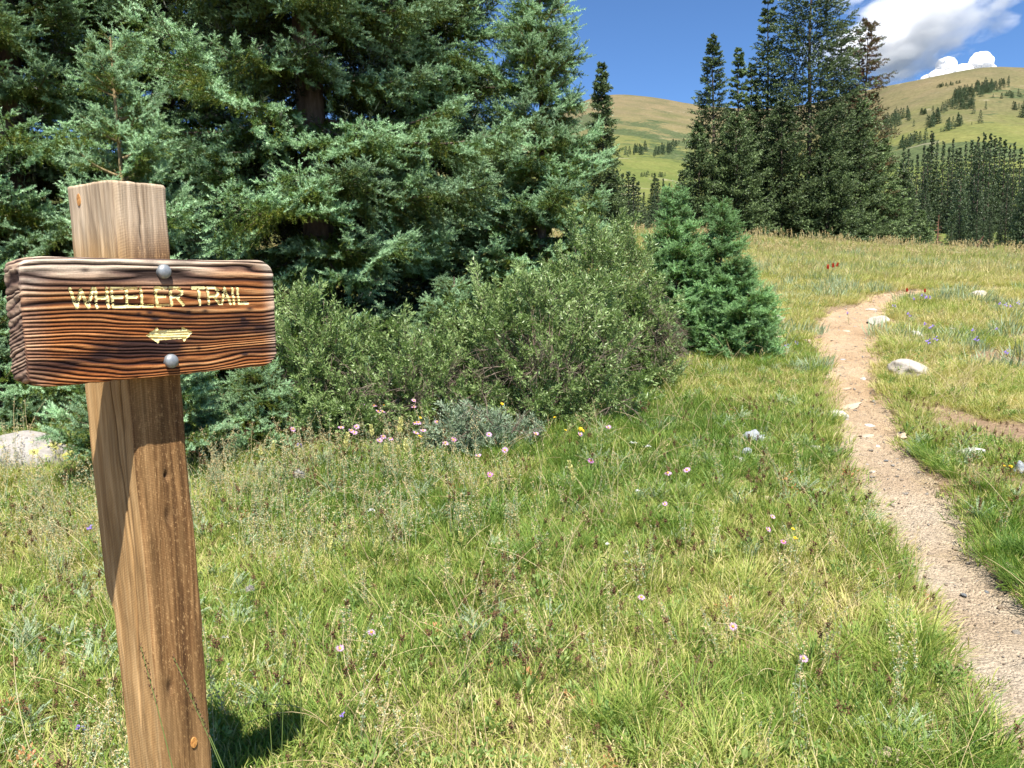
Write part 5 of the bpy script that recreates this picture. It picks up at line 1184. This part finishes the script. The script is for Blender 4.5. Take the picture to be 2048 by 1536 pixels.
scatter('path_gravel', pebs, np.stack([x, y, meadow_z(x, y) + .010 + s_ * .15], 1), idx, rg.uniform(0, 6.28, (n, 3)) * [.1, .1, 1], np.stack([s_] * 3, 1), np.zeros(n), 'loose gravel and pebbles on the footpath')
x, y, rg = field(5000, 1.8, 14, 40, 10); b = bare_field(x, y) > .4; x, y = x[b], y[b]; n = len(x); s_ = np.clip(.004 * (1 + rg.pareto(2.0, n)), .003, .03)
scatter('soil_pebbles', pebs, np.stack([x, y, meadow_z(x, y) + s_ * .1], 1), rg.choice(5, n, p=[.45, .25, .1, .15, .05]), rg.uniform(0, 6.28, (n, 3)) * [.1, .1, 1], np.stack([s_] * 3, 1), np.zeros(n), 'small stones on the bare soil beside the footpath')
def stick(px, py, l, az, seed):
    p = hit(px, py, meadow_z); rg = np.random.default_rng(seed); P = np.array([[t * l * math.cos(az), t * l * math.sin(az), .012 + .02 * math.sin(t * 3)] for t in np.linspace(-.5, .5, 8)]); P[:, 1] += rg.normal(0, .01, 8)
    V, Fc = tube(P, .006 * np.linspace(1, .5, 8), 5); return V, Fc, p
A = Acc(); V, Fc, p = stick(1748, 668, .30, 1.3, 1); A.add(V, Fc); V2, F2 = tube(np.array([[0, 0, .02], [.05, .08, .07], [.03, .14, .10]]), [.005, .004, .002], 4); A.add(V2, F2)
mk_obj('root', A.mesh('root', M_TWIG), loc=tuple(p), label='dark crooked root sticking out of the right bank of the trail', cat='root')

# ------------------------------------------------------------------ flowers one can count
def m_flat(name, col, tr_=.3, rough=.6):
    g = N(name); n = g.noise(g.obj(), 160, 2); return g.done(g.leaf(g.mix(g.ramp(n, [(.3, 0.), (.7, 1.)]), tuple(.78 * c for c in col), col), rough, .2, tr_, g.mix(.5, col, col)))
M_PINK = m_flat('pink petals', (.80, .47, .76)); M_MAG = m_flat('magenta petals', (.74, .30, .66)); M_ORG = m_flat('orange flower disc', (.80, .36, .06), .05); M_YELF = m_flat('yellow petals', (.90, .62, .03)); M_CREAM = m_flat('pale yellow bracts', (.78, .74, .30))
M_REDF = m_flat('red bracts', (.75, .09, .05)); M_PUR = m_flat('violet petals', (.36, .24, .74)); M_WHI = m_flat('white petals', (.85, .84, .78)); M_FLUF = m_flat('seed fluff', (.80, .76, .68), .4)
def head_pos(px, py, h):
    d = ray(px, py); ys = np.linspace(1.2, 34, 3000); P = EYE + d[None] * (ys / d[1])[:, None]; g = meadow_z(P[:, 0], P[:, 1]); k = np.argmax(P[:, 2] - h < g); k = len(ys) - 1 if k == 0 else k
    return P[k, 0], P[k, 1], float(g[k]), float(P[k, 2] - g[k])
def petals(n, r0, r1, w, up_, m, rg):
    a = np.arange(n) / n * 6.283 + rg.normal(0, .08, n); D = np.stack([np.cos(a), np.sin(a), np.full(n, up_) + rg.normal(0, .06, n)], 1); P = D * [r0, r0, 0]
    V, Fc, C = leaves(P, D, r1 - r0, w, rg, .03); return V, Fc, C, m
PET = {}
rgf = np.random.default_rng(12)
for k, m in (('pink', M_PINK), ('magenta', M_MAG), ('yellow', M_YELF), ('white', M_WHI)):
    PET[k] = [acc_mesh('petals', [petals(20 if k != 'yellow' else 12, .004, .024 if k != 'yellow' else .019, .0048 if k != 'yellow' else .007, u, m, rgf)]) for u in (.1, .35, -.2)]
v_, f_ = dome(.0075, .004, 12, 4); v_ = v_[:, [0, 2, 1]] * [1, 1, -1]; CEN = {'pink': mk_mesh('disc', v_, f_, M_ORG), 'yellow': mk_mesh('disc', v_, f_, M_YELF)}
SPK = {}
for k, m, L_, w_ in (('cream', M_CREAM, .085, .009), ('red', M_REDF, .06, .012)):
    SPK[k] = []
    for q in range(3):
        t = np.linspace(0, 1, 60); a = t * 60 + rgf.random(60); D = np.stack([np.cos(a), np.sin(a), np.full(60, 1.3)], 1); P = np.stack([.004 * np.cos(a), .004 * np.sin(a), (t - 1) * L_], 1); SPK[k].append(acc_mesh('bracts', [(*leaves(P, D, .026 * (1.1 - .6 * t), w_, rgf), m)]))
BEL = [acc_mesh('petals', [(*leaves(rgf.normal(0, .006, (9, 3)), rdir(9, rgf, -.8, .6), .017, .010, rgf), M_PUR)]) for _ in range(3)]
FLU = acc_mesh('fluff', [(*leaves(np.zeros((120, 3)), rdir(120, rgf, -.6, 1), .030, .0016, rgf), M_FLUF)]); WHT = acc_mesh('petals', [(*leaves(rgf.normal(0, 1, (26, 3)) * [.010, .010, .003], rdir(26, rgf, .2, 1), .009, .007, rgf), M_WHI)])
def flower(kind, px, py, label, group=None, h=.25, sc_=1.0):
    x, y, gz, hh = head_pos(px, py, h); rg = rgf; hh = max(.04, hh); o = empty({'pink': 'aster', 'magenta': 'aster', 'yellow': 'yellow_daisy', 'cream': 'paintbrush_flower', 'red': 'paintbrush_flower', 'bell': 'purple_flower', 'white': 'white_flower', 'fluff': 'seed_puff'}[kind], (x, y, gz), label=label, cat='flower', group=group)
    b = rg.normal(0, .02, 2); P = np.array([[b[0], b[1], -.01], [b[0] * .6, b[1] * .6, hh * .5], [0, 0, hh]]); A = Acc(); A.add(*tube(P, [.0022, .0018, .0014], 4), (.3, 1, 0), 0)
    nl = 6; t = rg.uniform(.1, .8, nl); A.add(*leaves(np.stack([b[0] * (1 - t), b[1] * (1 - t), t * hh], 1), rdir(nl, rg, .1, .9), .045 * min(1, hh * 5), .007, rg), 0)
    mk_obj('stem', A.mesh('stem', [M_STEM]), o); tilt = (R(rg.uniform(8, 50)), R(rg.normal(0, 14)), rg.random() * .8); q = rg.integers(3)
    if kind in ('pink', 'magenta', 'yellow'):
        f = mk_obj('petals', PET[kind][q], o, (0, 0, hh), tilt, 1.05 * sc_); mk_obj('disc', CEN['yellow' if kind == 'yellow' else 'pink'], o, (0, 0, hh), tilt, 1.1 * sc_)
    elif kind in ('cream', 'red'): mk_obj('bracts', SPK[kind][q], o, (0, 0, hh), (rg.normal(0, .12), rg.normal(0, .12), rg.random() * 6), sc_)
    elif kind == 'bell': mk_obj('petals', BEL[q], o, (0, 0, hh), tilt, sc_)
    elif kind == 'white': mk_obj('petals', WHT, o, (0, 0, hh), (.2, 0, rg.random() * 6), sc_)
    else: mk_obj('fluff', FLU, o, (0, 0, hh), (.2, 0, rg.random() * 6), sc_)
ga = 'pink asters in the bank below the willows'
for px, py in [(680, 794), (698, 806), (729, 813), (748, 811), (768, 811), (756, 823), (765, 823)]: flower('pink', px, py, 'pink aster of the upper row before the low dark willow', 'pink asters of the upper row', .32)
for px, py in [(828, 801), (828, 814)]: flower('pink', px, py, 'pink aster of the pair against the dark gap in the willows', 'pair of asters at the gap', .34)
for px, py in [(703, 861), (709, 866), (713, 853), (682, 855)]: flower('pink', px, py, 'pink aster of the tight bunch above the leftmost big yellow spike', 'tight bunch of asters', .28)
for px, py in [(767, 873), (759, 881), (781, 877)]: flower('pink', px, py, 'pink aster of the trio between the pale yellow spikes', 'trio of asters', .26)
for px, py in [(830, 846), (837, 845), (832, 866), (846, 861)]: flower('pink', px, py, 'pink aster beside the lone orange daisy under the willows', 'asters around the orange daisy', .28)
for px, py, k, lab in [(586, 858, 'pink', 'pink aster just right of the pale blue little spruce'), (470, 835, 'magenta', 'magenta aster in front of the little blue spruce near the post'), (874, 844, 'pink', 'single pink aster below the grey willow'), (891, 886, 'pink', 'large pink aster left of the grey willow foot'), (907, 880, 'magenta', 'pink aster close right of the large one'),
                       (978, 869, 'pink', 'pale aster in the shade of the grey willow'), (1010, 900, 'pink', 'lilac aster at the foot of the smallest grey willow'), (980, 950, 'magenta', 'bright magenta aster alone in the open grass'), (957, 912, 'pink', 'faded aster with a large orange disc'), (1072, 868, 'pink', 'pink aster alone in the dark shade under the front willow'), (1160, 869, 'pink', 'pink aster under the two yellow daisies'),
                       (1182, 921, 'magenta', 'small magenta aster in the deep green grass'), (1217, 855, 'pink', 'pink aster at the right end of the willow shade'), (1336, 946, 'pink', 'left one of two asters in the grass before the young spruces'), (1374, 940, 'pink', 'right one of two asters in the grass before the young spruces'), (1330, 1008, 'pink', 'aster in the middle of the grass, below the two asters'),
                       (743, 1264, 'pink', 'pink aster in the low grass near the bottom, upper of two'), (680, 1297, 'pink', 'pink aster in the low grass near the bottom, lower of two'), (1283, 1194, 'pink', 'pale pink aster low in the middle of the foreground'), (1545, 1033, 'pink', 'half closed aster just above the long stemmed one'), (1536, 1059, 'pink', 'long stemmed lilac aster left of the trail'), (1567, 1083, 'magenta', 'reddish small aster below the yellow pair'),
                       (1466, 1253, 'pink', 'pink aster in the lower right grass, higher of two'), (1607, 1317, 'pink', 'pink aster in the lower right grass, lower of two')]:
    flower(k, px, py, lab, None, .24 if py < 1000 else .17, 1.0 if py < 1000 else .72)
for px, py, s_, lab in [(802, 836, 1.5, 'tallest pale yellow paintbrush spike under the willows'), (742, 850, 1.1, 'pale yellow spike right of the aster bunch'), (695, 866, 1.5, 'thick yellow spike below the aster bunch'), (771, 888, 1.2, 'yellow spike below the aster trio'), (796, 892, 1.0, 'short yellow spike between two taller ones'), (811, 878, 1.3, 'yellow spike at the right end of the spike group'),
                        (547, 884, 1.1, 'pale yellow spike nearest to the post'), (521, 892, .9, 'small pale yellow spike left of its neighbour by the post'), (1138, 922, 1.1, 'yellow spike alone in the green grass below the front willow'), (1146, 945, .8, 'short yellow spike touching the lone one'), (661, 1073, .8, 'yellow spike in the feathery patch, left'), (754, 1082, .8, 'yellow spike in the feathery patch, right'), (727, 1122, .75, 'lowest yellow spike of the feathery patch'), (920, 1064, .8, 'yellow tuft on a tall stalk in the middle grass')]:
    flower('cream', px, py, lab, None, .33 if py < 1000 else .24, s_ * .9)
for px, py, s_, lab in [(629, 807, 1.0, 'orange yellow daisy beside the low willow'), (841, 836, .9, 'yellow daisy above the pink asters'), (840, 873, 1.2, 'largest orange yellow daisy among the pink asters'), (1004, 808, 1.0, 'yellow daisy at the top of the grey willow'), (1109, 834, .7, 'thin yellow daisy in the willow shade'), (1131, 860, .7, 'yellow bud below the thin daisy'), (1161, 857, 1.0, 'upper daisy of the yellow pair by the willow shade'), (1167, 861, .9, 'lower daisy of the yellow pair by the willow shade'),
                        (1586, 1058, .7, 'upper of two yellow flowers left of the trail'), (1591, 1075, .8, 'lower of two yellow flowers left of the trail'), (2009, 932, .8, 'left yellow flower near the right edge'), (2022, 932, .8, 'right yellow flower near the right edge'), (785, 1009, .5, 'tiny yellow flower in the open grass')]:
    flower('yellow', px, py, lab, None, .28 if py < 900 else .14, s_ * .9)
for px, py, lab in [(1814, 577, 'red paintbrush flower left of the end of the trail'), (1850, 578, 'red paintbrush flower right of the end of the trail'), (1666, 527, 'middle red flower of the far trio'), (1656, 530, 'left red flower of the far trio'), (1676, 526, 'right red flower of the far trio'), (1484, 512, 'faint red flower far off behind the young spruces')]:
    flower('red', px, py, lab, None, .30, 1.0 if py > 560 else 1.5)
for px, py in [(1848, 590), (1858, 593), (1853, 596)]: flower('bell', px, py, 'violet flower under the right red paintbrush', 'violet flowers under the red paintbrush', .18, 1.8)
for px, py in [(1817, 628), (1821, 632), (1851, 648), (1867, 652), (1861, 656), (1855, 683), (1871, 678)]: flower('bell', px, py, 'violet flower in the grass between the trail bend and the largest slab', 'violet flowers above the slab', .16, 1.5)
for px, py in [(2000, 608), (2022, 613), (2011, 610), (2036, 606), (1994, 658), (2012, 704), (1952, 679), (1946, 661)]: flower('bell', px, py, 'violet flower in the far grass near the right edge', 'violet flowers near the right edge', .16, 1.5)
for px, py, s_, lab in [(1829, 598, 1.4, 'violet flower just right of the trail end'), (1789, 611, 1.4, 'violet flower on the inner bend of the trail'), (1594, 685, 1.2, 'violet flower by the tan rocks left of the trail'), (1572, 692, 1.2, 'violet flower below the low tan rock'), (180, 1057, 1.1, 'violet bellflower left of the post'), (397, 884, 1.0, 'violet bellflower right beside the post'), (600, 890, 1.0, 'violet flower under the pink aster by the little spruce'), (163, 1455, .7, 'violet flower low at the foot of the post, left'), (684, 1432, .6, 'violet bud near the bottom of the grass'), (1696, 626, 1.2, 'violet flower left of the trail bend')]:
    flower('bell', px, py, lab, None, .16 if py < 1200 else .12, s_)
for px, py, k, s_, lab in [(742, 1021, 'white', 1.0, 'white yarrow head in the open grass'), (1275, 982, 'white', .8, 'white yarrow head before the deep green grass'), (1214, 1088, 'white', .7, 'small white flower in the middle foreground'), (500, 1178, 'fluff', .8, 'white seed puff right of the post'), (598, 950, 'fluff', 1.5, 'large pale seed puff on a tall stalk right of the post'), (447, 1275, 'white', .6, 'small white flower close to the post'), (1264, 886, 'white', 1.0, 'white flower at the edge of the shade, left'), (1296, 893, 'white', 1.0, 'white flower at the edge of the shade, right'), (1487, 682, 'white', 1.4, 'white flower at the foot of the lowest young spruce')]:
    flower(k, px, py, lab, None, .22 if py < 1100 else .14, s_)

# tall green sedge stalks rising close to the camera at the bottom left
def sedge(px, py, h, az, lean, lab, group=None, headk=True, seed=0):
    rg = np.random.default_rng(seed); x, y, gz, hh = head_pos(px, py, h); L = h / math.cos(lean * .6); A = Acc(); P, r_ = stalk(L, lean, .0016, 9, az); P[:, :2] -= P[-1, :2]; A.add(*tube(P, r_ , 4), (.3, 1, 0), 0)
    o = empty('sedge_stalk', (x, y, gz), label=lab, cat='grass stalk', group=group); mk_obj('stem', A.mesh('stem', [M_STEM]), o)
    if headk:
        q = np.linspace(0, 1, 50)[:, None]; C_ = P[-1] * (1 - q) + P[-2] * q * 1; A = Acc(); A.add(*leaves(C_ + rg.normal(0, .002, (50, 3)), rdir(50, rg, .2, 1) + [0, 0, .6], .007, .003, rg), 0); mk_obj('seed_head', A.mesh('seed_head', [M_SEED]), o)
for k, (px, py, h, az, ln) in enumerate([(281, 1288, .886, 2.9, .16), (346, 1300, .875, 3.0, .30), (372, 1365, .82, 3.0, .28), (203, 1250, .70, 2.6, .15), (95, 1330, .55, 2.9, .5), (600, 1330, .42, 1.5, .1), (570, 1350, .40, 1.2, .15), (636, 1380, .34, 1.5, .08), (532, 1332, .44, 1.9, .1), (655, 1290, .30, 1.5, .1)]):
    sedge(px, py, h, az, ln, 'thin green sedge stalk in front of the post' if k < 3 else 'thin green sedge stalk left of the post' if k < 5 else 'thin green sedge stalk right of the foot of the post', 'sedge stalks ' + ('in front of' if k < 3 else 'left of' if k < 5 else 'right of') + ' the post', True, k)

# ------------------------------------------------------------------ clouds, far beyond the hills
def sky_pt(px, py, dist): d = ray(px, py - (5 if py > 110 else 0)); return EYE + d / d[1] * dist
g = N('bright cumulus'); b_ = g.bsdf((.97, .97, .97), 1.0, 0.0); t_ = g.node('ShaderNodeBsdfTranslucent'); t_.inputs[0].default_value = (.97, .97, .97, 1); mx = g.node('ShaderNodeMixShader'); mx.inputs[0].default_value = .55; g.l.new(b_, mx.inputs[1]); g.l.new(t_.outputs[0], mx.inputs[2]); M_CLOUD = g.done(mx.outputs[0])
def cumulus(balls, dist, lab, seed):
    A = Acc(); rg = np.random.default_rng(seed); V0, F0 = ICO[5]
    c0 = sky_pt(balls[0][0], balls[0][1], dist); o = rg.random(3) * 90
    for bx, by, r in balls:
        c = sky_pt(bx, by, dist + rg.uniform(-60, 60)); rr_ = r / F * dist; f = np.array([mn.fractal(Vector(v * 1.8 + o + Vector(c) / 400), 1.0, 2.1, 5) for v in V0])
        A.add(V0 * (rr_ * (1 + .13 * f))[:, None] + (c - c0), F0, (1, 1, 1), 0)
    for bx, by, r in balls:
        for q in range(5):
            th = rg.uniform(0, 6.28); c = sky_pt(bx + r * .85 * math.cos(th), by - abs(r * .85 * math.sin(th)) * (1 if q % 3 else -1), dist + rg.uniform(-90, 90)); rr_ = r * rg.uniform(.16, .34) / F * dist
            f = np.array([mn.fractal(Vector(v * 1.8 + o + Vector(c) / 300), 1.0, 2.1, 4) for v in ICO[4][0]]); A.add(ICO[4][0] * (rr_ * (1 + .10 * f))[:, None] + (c - c0), ICO[4][1], (1, 1, 1), 0)
    mk_obj('cloud', A.mesh('cloud', [M_CLOUD], False), loc=tuple(c0), label=lab, cat='cloud')
cumulus([(1893, 140, 19), (1962, 132, 21), (1948, 143, 16), (1976, 146, 14), (1930, 152, 17), (1905, 158, 18), (1872, 160, 14), (1855, 168, 13), (1880, 150, 11), (1898, 134, 8), (1958, 126, 9), (1840, 175, 10), (1915, 145, 9), (1960, 156, 26), (1990, 160, 14), (1890, 165, 28), (1920, 165, 28), (1935, 150, 14), (1945, 158, 22), (1870, 172, 20)], 4200, 'bright white puffy cloud rising behind the right hill', 3)
cumulus([(2005, 150, 7), (1998, 155, 8), (2014, 156, 6)], 4200, 'tiny white cloud scrap right of the puffy one above the hill', 4)
# the thin wind-torn cloud above: a real volume
g = N('thin cloud vapour'); tc = g.obj(); n = g.noise(tc, 1.9, 8, 0.58, 0.4); n2 = g.noise(tc, .8, 2)
ln = g.node('ShaderNodeVectorMath', operation='LENGTH'); g.l.new(g.mapv(tc, (1, 1, 1)), ln.inputs[0])
fall = g.ramp(ln.outputs['Value'], [(.25, 1.0), (.98, 0.0)])
dn = g.math('MULTIPLY', g.math('MAXIMUM', g.math('SUBTRACT', g.math('ADD', g.math('MULTIPLY', n, 2.3), g.math('MULTIPLY', fall, .62)), 1.40), 0.0), .060)
pv = g.node('ShaderNodeVolumePrincipled'); g.set(pv, Color=(1, 1, 1, 1), Density=dn, Anisotropy=.2); M_VAP = g.done(None, pv.outputs[0])
c = sky_pt(1822, 50, 3800); V, Fc = ICO[2]; o = mk_obj('thin_cloud', mk_mesh('thin_cloud', V, Fc, M_VAP), loc=tuple(c), rot=(0, R(-14), 0), scale=(560, 260, 270), label='thin torn white cloud high above the puffy one', cat='cloud')

# ------------------------------------------------------------------ labels: tell members of a countable row apart by their order
ORD = 'second third fourth fifth sixth seventh eighth ninth tenth eleventh twelfth thirteenth fourteenth fifteenth'.split()
rows_ = {}
for o in SC.objects:
    if o.parent is None and o.get('group') and o.get('category') in ('tree', 'flower', 'grass stalk'): rows_.setdefault(o['group'], []).append(o)
for gname, obs in rows_.items():
    n = len(obs)
    if n < 2 or n > 30: continue
    obs.sort(key=lambda o: (lambda d: (d @ ri) / (d @ fw))(np.array(o.location) - EYE))
    for k, o in enumerate(obs):
        w = 'leftmost' if k == 0 else 'rightmost' if k == n - 1 else ORD[k - 1] + ' from the left' if k <= (n - 1) // 2 else ORD[n - 2 - k] + ' from the right'
        lb = o['label'].split()
        o['label'] = ' '.join(lb[:16 - len(w.split())]).rstrip(',') + ', ' + w if len(lb) + len(w.split()) <= 16 else ' '.join(lb[:12]) + ', ' + w
